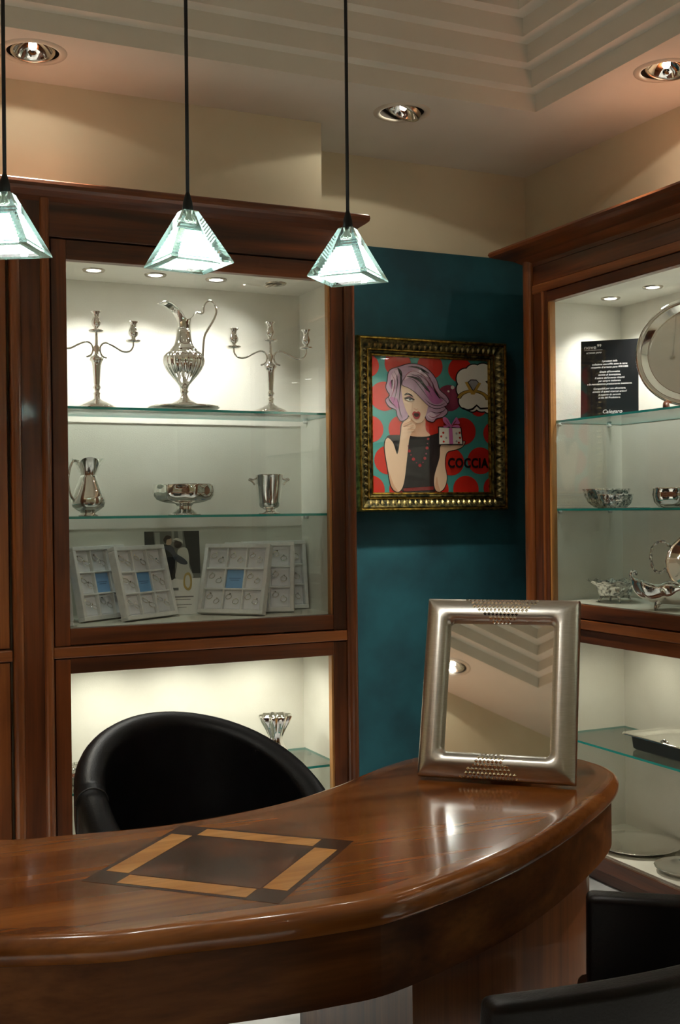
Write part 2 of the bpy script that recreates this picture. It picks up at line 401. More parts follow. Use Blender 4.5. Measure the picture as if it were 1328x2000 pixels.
# --- cabinet against the back wall (front plane y = 3.60)
YF = 3.60; ZB, ZT = 1.004, 2.150; AX0, AX1 = .756, 1.648
A = thing('display_cabinet', 'lit wooden display cabinet of silverware left of the teal wall', 'cabinet', (1.2, YF, 0))
def cab_shell_A(z0, z1, nm):
    # lining: back, two sides, floor, top, each a board of its own
    box('back_board', AX0-.04, 1.70, 3.94, 3.95, z0, z1, 'liner', A)
    box('side_board', AX0-.045, AX0-.035, YF+.02, 3.94, z0, z1, 'liner', A)
    box('side_board', 1.685, 1.695, YF+.02, 3.94, z0, z1, 'liner', A)
cab_shell_A(.10, .905, 'l'); cab_shell_A(.985, 2.19, 'u')
box('case_floor', AX0-.04, 1.69, YF+.005, 3.94, ZB-.02, ZB-.001, 'liner', A)
box('case_ceiling', AX0-.04, 1.69, YF+.02, 3.94, 2.156, 2.176, 'liner', A)
box('case_floor', AX0-.04, 1.69, YF+.005, 3.94, .08, .10, 'liner', A)
box('case_ceiling', AX0-.04, 1.69, YF+.02, 3.94, .885, .905, 'liner', A)
# frame members
box('stile', .709, AX0, YF, YF+.035, .08, .91, 'wood_z', A, .002)
box('stile', .709, AX0, YF, YF+.035, .95, 2.211, 'wood_z', A, .002)
box('stile', 1.655, 1.703, YF, YF+.035, .08, .91, 'wood_z', A, .002)
box('stile', 1.655, 1.703, YF, YF+.035, .95, 2.211, 'wood_z', A, .002)
box('glazing_bead', AX1-.001, 1.655, YF+.004, YF+.03, .10, .866, 'bead', A, .001)
box('glazing_bead', AX1-.001, 1.655, YF+.004, YF+.03, ZB, ZT, 'bead', A, .001)
box('rail', AX0, 1.655, YF, YF+.035, ZT, 2.211, 'wood_x', A, .002)
box('rail', AX0, 1.655, YF, YF+.035, .953, ZB, 'wood_x', A, .002)
box('rail', AX0, 1.655, YF, YF+.035, .864, .912, 'wood_x', A, .002)
box('rail', AX0, 1.655, YF, YF+.035, .05, .10, 'wood_x', A, .002)
box('ledge', .703, 1.703, YF-.010, YF+.03, .914, .949, 'woodl_x', A, .004)
box('fascia', .70, 1.745, YF-.004, YF+.03, 2.215, 2.33, 'wood_x', A, .002)
box('plinth', .70, 1.745, YF+.02, YF+.05, 0, .06, 'wood_x', A, .002)
box('side_panel', 1.715, 1.742, YF+.03, 4.15, 0, 2.33, 'wood_z', A, .001)
box('top_board', .60, 1.745, YF, 3.95, 2.30, 2.335, 'wood_x', A)
moulding_round('half_round_moulding', A, 1.703, 1.745, YF, .016, 0, 2.33, 'wood_z')
# pilaster with two half-rounds
box('pilaster', .614, .676, YF-.004, YF+.03, 0, 2.33, 'wood_z', A, .001)
moulding_round('half_round_moulding', A, .583, .616, YF, .016, 0, 2.33, 'woodl_z')
moulding_round('half_round_moulding', A, .674, .705, YF, .018, 0, 2.33, 'woodl_z')
shelf(A, AX0-.034, 1.684, YF+.03, 3.93, 1.698)
shelf(A, AX0-.034, 1.684, YF+.03, 3.93, 1.352)
shelf(A, AX0-.034, 1.684, YF+.03, 3.93, .485)
for z in (1.690, 1.344, .477):
    for sx in (AX0-.035, 1.685):
        for y in (3.66, 3.88):
            s_ = 1 if sx < 1 else -1
            tube('shelf_pin', [(sx, y, z-.006), (sx+s_*.014, y, z-.006)], .006, 'pin', A, 10, world=True)
box('glass_pane', AX0, AX1, YF+.012, YF+.016, ZB, ZT, 'pane', A)
for i, x in enumerate((.878, 1.085, 1.298)):
    downlight(A, x, 3.755, 2.156, True, P_CASE_A, (x, 3.79, 1.0))
downlight(A, 1.514, 3.745, 2.156, False, P_CASE_A*.25, (1.2, 3.9, 1.6), tilt=True)
for x in (.92, 1.2, 1.48):
    downlight(A, x, 3.74, .885, True, P_LOW_A, (x, 3.80, .2), wide=160, col=(1.0, .99, .84))

def neighbour(name, label, x0, x1, flip):
    """closed cabinet of wooden panels beside a display cabinet; flip swaps x and y for the right wall"""
    t = thing(name, label, 'cabinet', ((x0+x1)/2, YF, 0) if not flip else (2.60, (x0+x1)/2, 0))
    def bx(nm, a0, a1, d0, d1, z0, z1, mat, bv=.002):
        ax = 'x' if not flip else 'y'
        if mat[-1] == 'x' and flip: mat = mat[:-1]+'y'
        if not flip: return box(nm, a0, a1, YF+d0, YF+d1, z0, z1, mat, t, bv)
        return box(nm, 2.60+d0, 2.60+d1, a0, a1, z0, z1, mat, t, bv)
    bx('carcass', x0, x1, .03, .36, .05, 2.33, 'wood_z')
    w_ = (x1-x0-.01)/2
    for k in range(2):
        a = x0+.005+k*w_
        bx('door', a+.002, a+w_-.002, .004, .028, .06, .910, 'woodl_z')
        d = bx('door', a+.002, a+w_-.002, .004, .028, .953, 2.208, 'woodl_z')
    bx('ledge', x0, x1, -.010, .03, .914, .949, 'woodl_x', .004)
    bx('fascia', x0, x1, -.004, .03, 2.215, 2.33, 'wood_x')
    bx('plinth', x0, x1, .02, .05, 0, .05, 'wood_x')
    return t
neighbour('panelled_cabinet', 'closed wooden cabinet with plain panels at the far left edge', -.42, .580, False)
def added_cabinet(label, y0, y1):  # unseen cabinets added so the silver has dark wood to reflect
    t = thing('panelled_cabinet', label, 'cabinet', (-1.70, (y0+y1)/2, 0), 0, 'cabinets added along the left wall for dark reflections')
    xf = -1.60
    box('carcass', X0+.005, xf-.03, y0, y1, .05, 1.98, 'wood_z', t, .002)
    w_ = (y1-y0)/2
    for k in range(2):
        a = y0+k*w_
        box('door', xf-.028, xf-.004, a+.004, a+w_-.004, .06, .910, 'wood_z', t, .002)
        box('door', xf-.028, xf-.004, a+.004, a+w_-.004, 0.953, 1.96, 'wood_z', t, .002)
    box('ledge', xf-.03, xf+.01, y0, y1, .914, .949, 'woodl_y', t, .004)
    box('plinth', xf-.05, xf-.02, y0, y1, 0, .05, 'wood_y', t, .002)
    box('cornice', X0+.005, xf+.02, y0, y1, 1.982, 2.02, 'wood_y', t, .012)
for y0, nm in ((-1.2, 'nearest the camera'), (-.1, 'second from the camera'), (1.0, 'third from the camera'), (2.1, 'nearest the back wall')):
    added_cabinet('wooden cabinet added for dark reflections on the left wall out of the photo, '+nm, y0, y0+1.09)
cornice('cornice', 'long wooden cornice with a rounded nose along the left cabinets', [(-.45, YF, 0, -.045), (1.745, YF, .045, -.045), (1.745, 3.86, .045, 0)], 'wood_x')

# --- cabinet along the right wall (front plane x = 2.60)
XF = 2.60; BY0, BY1 = 2.77, 3.658
B = thing('display_cabinet', 'lit wooden display cabinet of silverware right of the teal wall', 'cabinet', (XF, 3.2, 0))
for z0, z1 in ((.10, .905), (.985, 2.19)):
    box('back_board', 2.965, 2.975, BY0-.05, 3.70, z0, z1, 'liner', B)
    box('side_board', XF+.02, 2.965, 3.688, 3.698, z0, z1, 'liner', B)
    box('side_board', XF+.02, 2.965, BY0-.045, BY0-.035, z0, z1, 'liner', B)
for z0, z1 in ((ZB-.02, ZB-.001), (2.156, 2.176), (.08, .10), (.885, .905)):
    box('case_floor' if z0 in (ZB-.02, .08) else 'case_ceiling', XF+.012, 2.965, BY0-.04, 3.69, z0, z1, 'liner', B)
for z0, z1 in ((.08, .91), (.95, 2.211)):
    box('stile', XF, XF+.035, 3.668, 3.76, z0, z1, 'wood_z', B, .002)
    box('stile', XF, XF+.035, BY0-.09, BY0, z0, z1, 'wood_z', B, .002)
for z0, z1 in ((.10, .866), (ZB, ZT)):
    box('glazing_bead', XF+.004, XF+.03, BY1, 3.669, z0, z1, 'bead', B, .001)
moulding_round('glazing_moulding', B, 3.69, 3.705, XF, .006, .95, 2.2, 'woodl_z', 'x')
for z0, z1 in ((ZT, 2.19), (.953, ZB), (.864, .912), (.05, .10)):
    box('rail', XF, XF+.035, BY0, BY1+.01, z0, z1, 'wood_y', B, .002)
box('ledge', XF-.010, XF+.03, BY0-.09, 3.76, .914, .949, 'woodl_y', B, .004)
box('ledge', XF-.006, XF+.03, BY0-.09, 3.76, 2.192, 2.226, 'woodl_y', B, .003)
box('fascia', XF+.004, XF+.03, BY0-.12, 3.80, 2.228, 2.33, 'wood_y', B, .002)
box('plinth', XF+.02, XF+.05, BY0-.12, 3.80, 0, .05, 'wood_y', B, .002)
box('side_panel', XF+.03, 3.0, 3.79, 3.815, 0, 2.33, 'wood_z', B, .001)
box('top_board', XF, 2.97, BY0-.12, 3.81, 2.30, 2.335, 'wood_y', B)
moulding_round('half_round_moulding', B, 3.765, 3.82, XF, .018, 0, 2.33, 'woodl_z', 'x')
moulding_round('half_round_moulding', B, BY0-.14, BY0-.09, XF, .018, 0, 2.33, 'woodl_z', 'x')
shelf(B, XF+.03, 2.964, BY0-.034, 3.687, 1.695)
shelf(B, XF+.03, 2.964, BY0-.034, 3.687, 1.358)
shelf(B, XF+.03, 2.964, BY0-.034, 3.687, .490)
for z in (1.687, 1.350, .482):
    for sy in (3.688, BY0-.035):
        for x in (2.66, 2.90):
            s_ = -1 if sy > 3 else 1
            tube('shelf_pin', [(x, sy, z-.006), (x, sy+s_*.014, z-.006)], .006, 'pin', B, 10, world=True)
box('glass_pane', XF+.012, XF+.016, BY0, BY1, ZB, ZT, 'pane', B)
for y in (3.54, 3.30, 3.06, 2.85):
    downlight(B, 2.80, y, 2.156, True, P_CASE_B, (2.84, y, 1.0))
for y in (3.45, 3.05):
    downlight(B, 2.76, y, .885, True, P_LOW_B, (2.82, y, .2), wide=160, col=(1.0, .97, .74))
neighbour('panelled_cabinet', 'closed wooden cabinet with plain panels beyond the right edge', 1.62, 2.62, True)
B2ND = copy_tree(B); B2ND.location = (XF, 3.2-2.26, 0)      # the next lit bay along the wall, seen only as a reflection in the glass
tag(B2ND, 'second lit display cabinet on the right wall, seen only reflected in glass', 'cabinet')
cornice('cornice', 'wooden cornice with a rounded nose over the right-hand cabinet', [(XF, .36, -.115, 0), (XF, 3.82, -.115, .085), (2.84, 3.82, 0, .085)], 'wood_y')

# ------------------------------------------------------------------ crescent desk
ZD = .77
right = [(.83, 1.576), (1.023, 1.645), (1.175, 1.718), (1.335, 1.818), (1.526, 1.958), (1.635, 2.057), (1.672, 2.124), (1.682, 2.19), (1.672, 2.265),
         (1.62, 2.36), (1.53, 2.425), (1.45, 2.452), (1.381, 2.455), (1.323, 2.445), (1.231, 2.404), (1.132, 2.339), (1.041, 2.278), (.901, 2.205), (.742, 2.162)]
mirror = [(1.302-x, y) for x, y in reversed(right)]
left = [(.605, 2.150), (.454, 2.168), (.327, 2.200)]+[(1.302-x, y) for x, y in reversed(right) if 1.302-x < .27]+[(.368, 1.62), (.468, 1.602), (.607, 1.580), (.715, 1.571)]
# mirrored list runs back edge -> end -> front edge
mir = [(1.302-x, y) for x, y in reversed(right)]
lb = [p for p in mir if p[1] >= 2.2 and p[0] < .2]; 
i_end = [p for p in mir if p[0] < .27 and p not in lb]
left = [(.605, 2.150), (.454, 2.168), (.327, 2.198)]+lb+[p for p in i_end]+[(.368, 1.620), (.468, 1.602), (.607, 1.580), (.715, 1.571)]
OUT = spline([(x, y, 0) for x, y in right+left], 6, True)
OUT = [Vector((p.x, p.y)) for p in OUT]
def inset(pts, d):
    n = len(pts); res = []
    for i in range(n):
        t = (pts[(i+1) % n]-pts[i-1]).normalized(); res.append(pts[i]+d*Vector((-t.y, t.x)))
    return res
DESK = thing('desk', 'crescent-shaped polished wooden desk with an inlaid diamond in its top', 'desk', (.65, 1.87, 0))
def rings(name, prof, mat, cap_top=False, cap_bot=False, smooth=True):
    V = []; F = []; n = len(OUT)
    for d, z in prof:
        for p in inset(OUT, d): V.append((p.x, p.y, z))
    for i in range(len(prof)-1):
        for k in range(n): F.append((i*n+k, i*n+(k+1) % n, (i+1)*n+(k+1) % n, (i+1)*n+k))
    o = from_pd(name, V, F, mat, DESK, smooth, world=True)
    return o
BAND = .048
rings('edge_band', [(.030, .728), (.010, .728), (.004, .731), (0, .738), (-.001, .746), (0, .754), (.004, .762), (.010, .7675), (.018, .7697), (.026, .770), (BAND, .770)], 'desk_edge')
# top veneer inside the band
bm = bmesh.new(); vs = [bm.verts.new((p.x, p.y, .770)) for p in inset(OUT, BAND)]
vb = [bm.verts.new((p.x, p.y, .735)) for p in inset(OUT, BAND)]
e_ = [bm.edges.new((vs[i], vs[(i+1) % len(vs)])) for i in range(len(vs))]
bmesh.ops.triangle_fill(bm, use_beauty=True, edges=e_)
e2 = [bm.edges.new((vb[i], vb[(i+1) % len(vb)])) for i in range(len(vb))]
bmesh.ops.triangle_fill(bm, use_beauty=True, edges=e2)
bmesh.ops.recalc_face_normals(bm, faces=bm.faces)
for f in bm.faces:
    f.normal_update()
    if (f.normal.z > 0) != (f.calc_center_median().z > .75): f.normal_flip()
from_bm('desk_top', bm, 'desk', DESK, world=True)
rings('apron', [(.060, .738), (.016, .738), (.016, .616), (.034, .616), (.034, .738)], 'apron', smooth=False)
def diamond(name, u0, u1, v0, v1, z, mat):
    c = Vector((.651, 1.873)); s = math.sqrt(.5); P = []
    for u, v in ((u0, v0), (u1, v0), (u1, v1), (u0, v1)): P.append((c.x+(u-v)*s, c.y+(u+v)*s))
    V = [(x, y, .769) for x, y in P]+[(x, y, z) for x, y in P]
    F = [(4, 5, 6, 7), (0, 1, 5, 4), (1, 2, 6, 5), (2, 3, 7, 6), (3, 0, 4, 7)]
    return from_pd(name, V, F, mat, DESK, world=True)
diamond('inlay_ground', -.173, .173, -.173, .173, .7703, 'inlay_dark')
diamond('inlay_burl_panel', -.118, .118, -.118, .118, .7706, 'inlay_burl')
for a in ((-.114, .114, .121, .163), (-.114, .114, -.163, -.121), (.121, .163, -.114, .114), (-.163, -.121, -.114, .114)):
    diamond('inlay_strip', *a, .7706, 'inlay_gold')
def pedestal(side):
    ins = inset(OUT, .066); P = [p for p in ins if (p.x > .875 if side > 0 else p.x < .427)]
    # start the open polyline at the cut on the front edge
    n = len(P); k0 = max(range(n), key=lambda i: (P[i]-P[i-1]).length); P = P[k0:]+P[:k0]
    for nm, z0, z1, g, mat in (('pedestal', 0, .737, 0, 'pedestal'), ('pedestal_plinth', 0, .05, .005, 'wood_z')):
        c = sum(P, Vector((0, 0)))/len(P); Q = [p+(p-c).normalized()*g for p in P]; m_ = len(Q)
        bm = bmesh.new(); a = [bm.verts.new((p.x, p.y, z0)) for p in Q]; b2 = [bm.verts.new((p.x, p.y, z1)) for p in Q]
        for i in range(m_): bm.faces.new((a[i], a[(i+1) % m_], b2[(i+1) % m_], b2[i]))
        bm.faces.new(a); bm.faces.new(b2); bmesh.ops.recalc_face_normals(bm, faces=bm.faces)
        o = from_bm(nm, bm, mat, DESK, world=True)
pedestal(1); pedestal(-1)

# ------------------------------------------------------------------ silver photo frame with mirror glass on the desk
FR = thing('framed_mirror', 'satin silver photo frame with faceted ornament standing on the desk', 'photo frame', (1.226, 2.234, ZD+.0055), math.atan2(-.685, .728))
FW, FH = .344, .400; FT = R(18)
FM = Matrix.Translation((FW/2, 0, 0)) @ Matrix.Rotation(-FT, 4, 'X')
def fpt(x, h, d):   # x across, h up the face, d towards the viewer
    return FM @ Vector((x, -d, h+.002))
prof = [(0, -.012, .003), (0, .003, .003), (.002, .008, .004), (.008, .014, .006), (.018, .0205, .010), (.030, .0245, .015), (.040, .0245, .018), (.047, .021, .018), (.052, .0145, .016), (.0555, .006, .009), (.057, -.001, .006)]
V = []; F = []; nn = None
for d, h, r in prof:
    L_ = rrect(FW/2-d, FH/2-d, r, 6); nn = len(L_)
    for x, z in L_: V.append(fpt(x, FH/2+z, h))
for i in range(len(prof)-1):
    for k in range(nn): F.append((i*nn+k, i*nn+(k+1) % nn, (i+1)*nn+(k+1) % nn, (i+1)*nn+k))
F = [tuple(reversed(f)) for f in F]
from_pd('frame_moulding', V, F, 'satin', FR, True)
L_ = rrect(FW/2-.056, FH/2-.056, .006, 6)
from_pd('mirror_glass', [fpt(x, FH/2+z, .0005) for x, z in L_], [tuple(range(len(L_)))[::-1]], 'mirror', FR)
bm = bmesh.new(); L_ = rrect(FW/2-.0005, FH/2-.0005, .003, 3); a = [bm.verts.new(fpt(x, FH/2+z, -.012)) for x, z in L_]; b2 = [bm.verts.new(fpt(x, FH/2+z, -.002)) for x, z in L_]
bm.faces.new(a); bm.faces.new(b2)
for k in range(len(L_)): bm.faces.new((a[k], a[(k+1) % len(L_)], b2[(k+1) % len(L_)], b2[k]))
bmesh.ops.recalc_face_normals(bm, faces=bm.faces); from_bm('backing', bm, 'black', FR)
# easel leg
V = [fpt(-.03, .30, -.012), fpt(.03, .30, -.012), Vector((FW/2+.05, .21, .0)), Vector((FW/2-.05, .21, .0)), fpt(-.03, .30, -.018), fpt(.03, .30, -.018), Vector((FW/2+.05, .216, .0)), Vector((FW/2-.05, .216, .0))]
from_pd('easel_leg', V, [(0, 1, 2, 3), (7, 6, 5, 4), (0, 4, 5, 1), (1, 5, 6, 2), (2, 6, 7, 3), (3, 7, 4, 0)], 'black', FR)
def prof_h(d):
    for (d0, h0, _), (d1, h1, _) in zip(prof[1:], prof[2:]):
        if d0 <= d <= d1 and d1 > d0: return h0+(h1-h0)*(d-d0)/(d1-d0)
    return .02
def facets(top):
    V = []; F = []; s = .0088
    rows = 7
    for j in range(rows):
        d = .003+j*s*.98
        half = (.088-.0115*j) if top else (.022+.0050*(rows-1-j)+ (0.012 if j < 4 else 0))
        if not top: half = .066-.0078*j
        k = int(half/(s*1.0))
        for i in range(-k, k+1):
            x = i*s+(s/2 if j % 2 else 0)+(.0 if top else -.012)
            if d > .0555: continue
            hh = prof_h(min(d, .0555)); base = len(V)
            def P(dx, dd, lift):
                dd_ = min(max(d+dd, .001), .0565); h_ = prof_h(dd_)+lift
                z = FH-dd_ if top else dd_
                return fpt(x+dx, z, h_)
            c = P(0, 0, .0030)
            V += [P(-s/2, 0, .0004), P(0, s*.5, .0004), P(s/2, 0, .0004), P(0, -s*.5, .0004), c]
            q = [(base, base+1, base+4), (base+1, base+2, base+4), (base+2, base+3, base+4), (base+3, base, base+4)]
            F += q if not top else [tuple(reversed(f)) for f in q]
    o = from_pd('facet_ornament', V, F, 'facet', FR); o['kind'] = 'stuff'; o['label'] = 'diamond-cut facets on the '+('top' if top else 'bottom')+' rail'
facets(True); facets(False)

# ------------------------------------------------------------------ pendant lamps
def pendant(i, x, y, ang, label):
    t = thing('pendant_lamp', label, 'pendant lamp', (x, y, 1.785), R(ang), 'glass pyramid pendants over the desk')
    H_, B_, T_ = .092, .0805, .0185
    def ring(r, z): return [(r*math.cos(PI/2*k), r*math.sin(PI/2*k), z) for k in range(4)]
    outer = [(B_, .0), (B_-.0005, .003), (T_, H_)]
    cav = []     # stepped hollow, open below
    nst = 9; r = B_-.024; z = .0035
    cav.append((r, .0)); 
    for k in range(nst):
        zz = .008+(k)*.0058; cav.append((r, zz)); r -= .0042; cav.append((r, zz))
    ztop = cav[-1][1]
    loops = [(B_, .0)]
    V = []; F = []
    seq = outer
    for r_, z_ in seq: V += ring(r_, z_)
    n = 4
    for i_ in range(len(seq)-1):
        for k in range(4): F.append((i_*4+k, i_*4+(k+1) % 4, (i_+1)*4+(k+1) % 4, (i_+1)*4+k))
    F.append(tuple((len(seq)-1)*4+k for k in range(4)))
    o_ = len(V)
    for r_, z_ in cav: V += ring(r_, z_)
    for k in range(4): F.append((k, o_+k, o_+(k+1) % 4, (k+1) % 4))     # flat underside rim
    for i_ in range(len(cav)-1):
        for k in range(4):
            a = o_+i_*4; F.append((a+k, a+4+k, a+4+(k+1) % 4, a+(k+1) % 4))
    F.append(tuple(reversed([o_+(len(cav)-1)*4+k for k in range(4)])))
    from_pd('glass_shade', V, F, 'pglass', t)
    # frosted diffuser just inside the stepped hollow
    V = []; F = []
    dif = [(cav[1][0]-.003, .0045)]
    for k in range(1, len(cav)): dif.append((max(cav[k][0]-.0022, .004), cav[k][1]-.0018))
    for r_, z_ in dif: V += ring(r_, z_)
    for i_ in range(len(dif)-1):
        for k in range(4): F.append((i_*4+k, i_*4+(k+1) % 4, (i_+1)*4+(k+1) % 4, (i_+1)*4+k))
    F.append(tuple((len(dif)-1)*4+k for k in range(4)))
    from_pd('diffuser', V, F, 'diffuser', t)
    lathe('lamp_socket', [(.006, .066), (.011, .067), (.011, .074), (.0065, .080), (.0065, .0915)], 'nickel', t, 20)
    lathe('cord_grip', [(.0085, .0925), (.0095, .094), (.008, .108), (.0045, .120), (.0032, .124)], 'cord', t, 20)
    tube('cord', [(0, 0, .122), (.0005, 0, .4), (0, 0, 3.155-1.785)], .0031, 'cord', t, 10)
    lathe('ceiling_rose', [(.03, 3.155-1.785), (.03, 3.135-1.785), (.01, 3.128-1.785)], 'nickel', t, 24)
    point('pendant_light', (x, y, 1.797), P_PEND, (1.0, .96, .86), t, .006)
pendant(0, .302, 1.895, 14, 'leftmost pendant with a glass pyramid shade, cut by the picture edge')
pendant(1, .604, 1.890, -37, 'middle pendant with a lit glass pyramid shade on a black cord')
pendant(2, .908, 1.895, -2, 'rightmost pendant with a lit glass pyramid shade on a black cord')

# ------------------------------------------------------------------ chairs
def tub_chair():
    t = thing('tub_chair', 'black leather tub chair with a rounded back behind the desk', 'chair', (.885, 2.62, 0), R(15))
    def shell(th0, th1, n, Ro, Ri, zfun, zbot, name, mat='leather'):
        V = []; F = []; m_ = None
        for i in range(n+1):
            th = th0+(th1-th0)*i/n; zt = zfun(th); rm = (Ro+Ri)/2; hw = (Ro-Ri)/2
            sec = [(Ro-.05, zbot), (Ro-.015, zbot+.12), (Ro, zt-.10)]
            sec += [(rm+hw*math.cos(a), zt-hw+hw*math.sin(a)) for a in [PI*k/10 for k in range(11)]]
            sec += [(Ri+.004, zt-.10), (Ri-.01, zbot+.12), (Ri-.03, zbot)]
            m_ = len(sec)
            for r_, z in sec: V.append((r_*1.04*math.sin(th), r_*math.cos(th), z))
        for i in range(n):
            for k in range(m_-1): F.append((i*m_+k, i*m_+k+1, (i+1)*m_+k+1, (i+1)*m_+k))
        F += [tuple(range(m_)), tuple(reversed([n*m_+k for k in range(m_)]))]
        return from_pd(name, V, F, mat, t, True)
    zf = lambda th: .850-.27*(abs(th)/R(118))**1.9
    shell(R(-74), R(118), 40, .315, .245, zf, .38, 'backrest')
    shell(R(-118), R(-74.6), 10, .315, .245, zf, .38, 'armrest')
    pts = []
    for k in range(21):
        a = PI*k/20; th = R(-74.3); zt = zf(th); r_ = .28+.036*math.cos(a); z = zt-.036+.036*math.sin(a)
        pts.append((r_*1.04*math.sin(th), r_*math.cos(th), z))
    tube('piping', pts, .0028, 'black', t, 6)
    lathe('seat_cushion', [(.05, .38), (.24, .385), (.262, .41), (.262, .455), (.24, .475), (.05, .485)], 'leather', t, 40)
    lathe('pedestal', [(.20, 0), (.20, .012), (.05, .03), (.03, .05), (.03, .36), (.09, .378)], 'nickel', t, 32)
tub_chair()
def side_chair(label, loc, rot, wdt, ht, dep=.38):
    """square leather visitor chair: upholstered back panel, seat, four legs; local +y is the way it faces"""
    t = thing('visitor_chair', label, 'chair', loc, rot, 'leather visitor chairs in front of the desk')
    n = 14; V = []; F = []; hw = wdt/2; m_ = None
    rows = [(0, .36, .05), (0, .60, .05), (0, ht-.03, .046), (0, ht-.008, .042), (0, ht-.001, .03)]
    bm = bmesh.new()
    grid = []
    for s in (0, 1):
        g = []
        for j, z in enumerate((.34, .5, .65, ht-.02)):
            row = []
            for i in range(n+1):
                u = -1+2*i/n; x = hw*u; y = -.045*(1-u*u)*1.0+(.045 if s else 0)-(z-.45)*.10
                row.append(bm.verts.new((x, y, z+(.012*(1-u*u) if j == 3 else 0))))
            g.append(row)
        grid.append(g)
    f_, b_ = grid[1], grid[0]
    for j in range(3):
        for i in range(n):
            bm.faces.new((b_[j][i], b_[j][i+1], b_[j+1][i+1], b_[j+1][i])); bm.faces.new((f_[j][i+1], f_[j][i], f_[j+1][i], f_[j+1][i+1]))
    for i in range(n):
        bm.faces.new((b_[3][i], b_[3][i+1], f_[3][i+1], f_[3][i])); bm.faces.new((f_[0][i], f_[0][i+1], b_[0][i+1], b_[0][i]))
    for j in range(3):
        bm.faces.new((b_[j][0], b_[j+1][0], f_[j+1][0], f_[j][0])); bm.faces.new((b_[j+1][n], b_[j][n], f_[j][n], f_[j+1][n]))
    bmesh.ops.recalc_face_normals(bm, faces=bm.faces)
    sharp = [e for e in bm.edges if len(e.link_faces) == 2 and e.calc_face_angle() > .8]
    bmesh.ops.bevel(bm, geom=sharp, offset=.012, segments=4, profile=.5, affect='EDGES')
    from_bm('backrest', bm, 'leather_brown', t, True)
    box('seat', -hw, hw, .0, dep, .40, .47, 'leather_brown', t, .018, 3, world=False, smooth=True)
    box('seat_frame', -hw+.02, hw-.02, .0, dep-.01, .36, .40, 'leather_brown', t, .004, world=False)
    for sx in (-1, 1):
        for y in (.02, dep-.03):
            box('leg', sx*(hw-.03)-.018, sx*(hw-.03)+.018, y-.018, y+.018, 0, .365, 'leather_brown', t, .004, world=False)
side_chair('dark brown leather chair at the right edge, its back turned to the lit cabinet', (1.321, 1.394, 0), R(-34), .44, .77)
side_chair('dark brown leather chair at the bottom right, of which only the top edge shows', (.937, 1.177, 0), R(-3), .40, .80, .33)
for k in ('leather', 'leather_brown'): M[k].node_tree.nodes['Principled BSDF'].inputs['Specular IOR Level'].default_value = .2

# ------------------------------------------------------------------ framed pop-art print on the teal wall
PX0, PX1, PZ0, PZ1 = 2.082, 2.630, 1.429, 1.980
PIC = thing('framed_picture', 'pop-art print of a woman holding a gift, in an ornate gilt frame', 'picture', ((PX0+PX1)/2, Y1-.006, PZ0-.10))
def frame_sweep(name, d0, prof, mat, smooth=False):
    """rectangular mitred moulding; prof = (distance outwards from the print edge, height off the wall)"""
    V = []; F = []
    for d, h in prof:
        for x, z in ((PX0-d, PZ0-d), (PX1+d, PZ0-d), (PX1+d, PZ1+d), (PX0-d, PZ1+d)): V.append((x, Y1-.006-h, z))
    for i in range(len(prof)-1):
        for k in range(4): F.append((i*4+k, i*4+(k+1) % 4, (i+1)*4+(k+1) % 4, (i+1)*4+k))
    return from_pd(name, V, F, mat, PIC, smooth, world=True)
frame_sweep('inner_gilt_slip', 0, [(-.002, .010), (.0, .020), (.006, .022), (.008, .018)], 'gold')
frame_sweep('inner_carved_band', 0, [(.008, .018), (.011, .026), (.016, .028), (.020, .024)], 'gilt_dark')
frame_sweep('gilt_fillet', 0, [(.020, .024), (.022, .029), (.025, .029), (.026, .025)], 'gold')
frame_sweep('carved_band', 0, [(.026, .025), (.032, .028), (.045, .038), (.058, .046), (.062, .044)], 'gilt_dark')
frame_sweep('outer_gilt_moulding', 0, [(.062, .044), (.065, .050), (.069, .051), (.072, .046), (.075, .036), (.076, .0)], 'gold')
# carved acanthus leaves along the four sides of the band
def leaf_mesh():
    V = []; F = []
    prof = [(0, .0), (.25, .55), (.5, .9), (.75, .8), (1.0, .0)]
    for s, w_ in prof:
        for u in (-1, -.5, 0, .5, 1):
            V.append((u*w_*.0085, .003*(1-abs(u))*math.sin(PI*max(s, .05))*1.8+.0005, s*.034))
    for i in range(4):
        for k in range(4): F.append((i*5+k, i*5+k+1, (i+1)*5+k+1, (i+1)*5+k))
    me = bpy.data.meshes.new('leaf'); me.from_pydata(V, [], F); me.materials.append(M['gilt_leaf']); me.update(); return me
LEAF = leaf_mesh()
def leaf(x, z, ang):
    o = bpy.data.objects.new('leaf', LEAF); link(o, PIC)
    sl = math.atan2(.018, .032)
    # local: x along side, z outward across the band, y off the wall
    base = Matrix.Translation((x, Y1-.006-.027, z)) @ Matrix.Rotation(ang, 4, 'Y') @ Matrix.Rotation(sl, 4, 'X') @ Matrix.Scale(-1, 4, (0, 1, 0))
    o.matrix_parent_inverse = parent_mat(PIC).inverted(); o.matrix_basis = base
NL = 24
for i in range(NL):
    f = (i+.5)/NL
    leaf(PX0-.03+f*(PX1-PX0+.06), PZ1+.027, 0); leaf(PX0-.03+f*(PX1-PX0+.06), PZ0-.027, PI)
    leaf(PX1+.027, PZ0-.03+f*(PZ1-PZ0+.06), PI/2); leaf(PX0-.027, PZ0-.03+f*(PZ1-PZ0+.06), -PI/2)
PRINT = box('print', PX0-.002, PX1+.002, Y1-.018, Y1-.008, PZ0-.002, PZ1+.002, 'p_teal', PIC)
LAY = [0]
def uv(x, y):   # sheet coordinates of the print -> metres
    s_ = (PX1-PX0)/868; return PX0+(x-222)*s_, PZ0+(1300-y)*(PZ1-PZ0)/1003
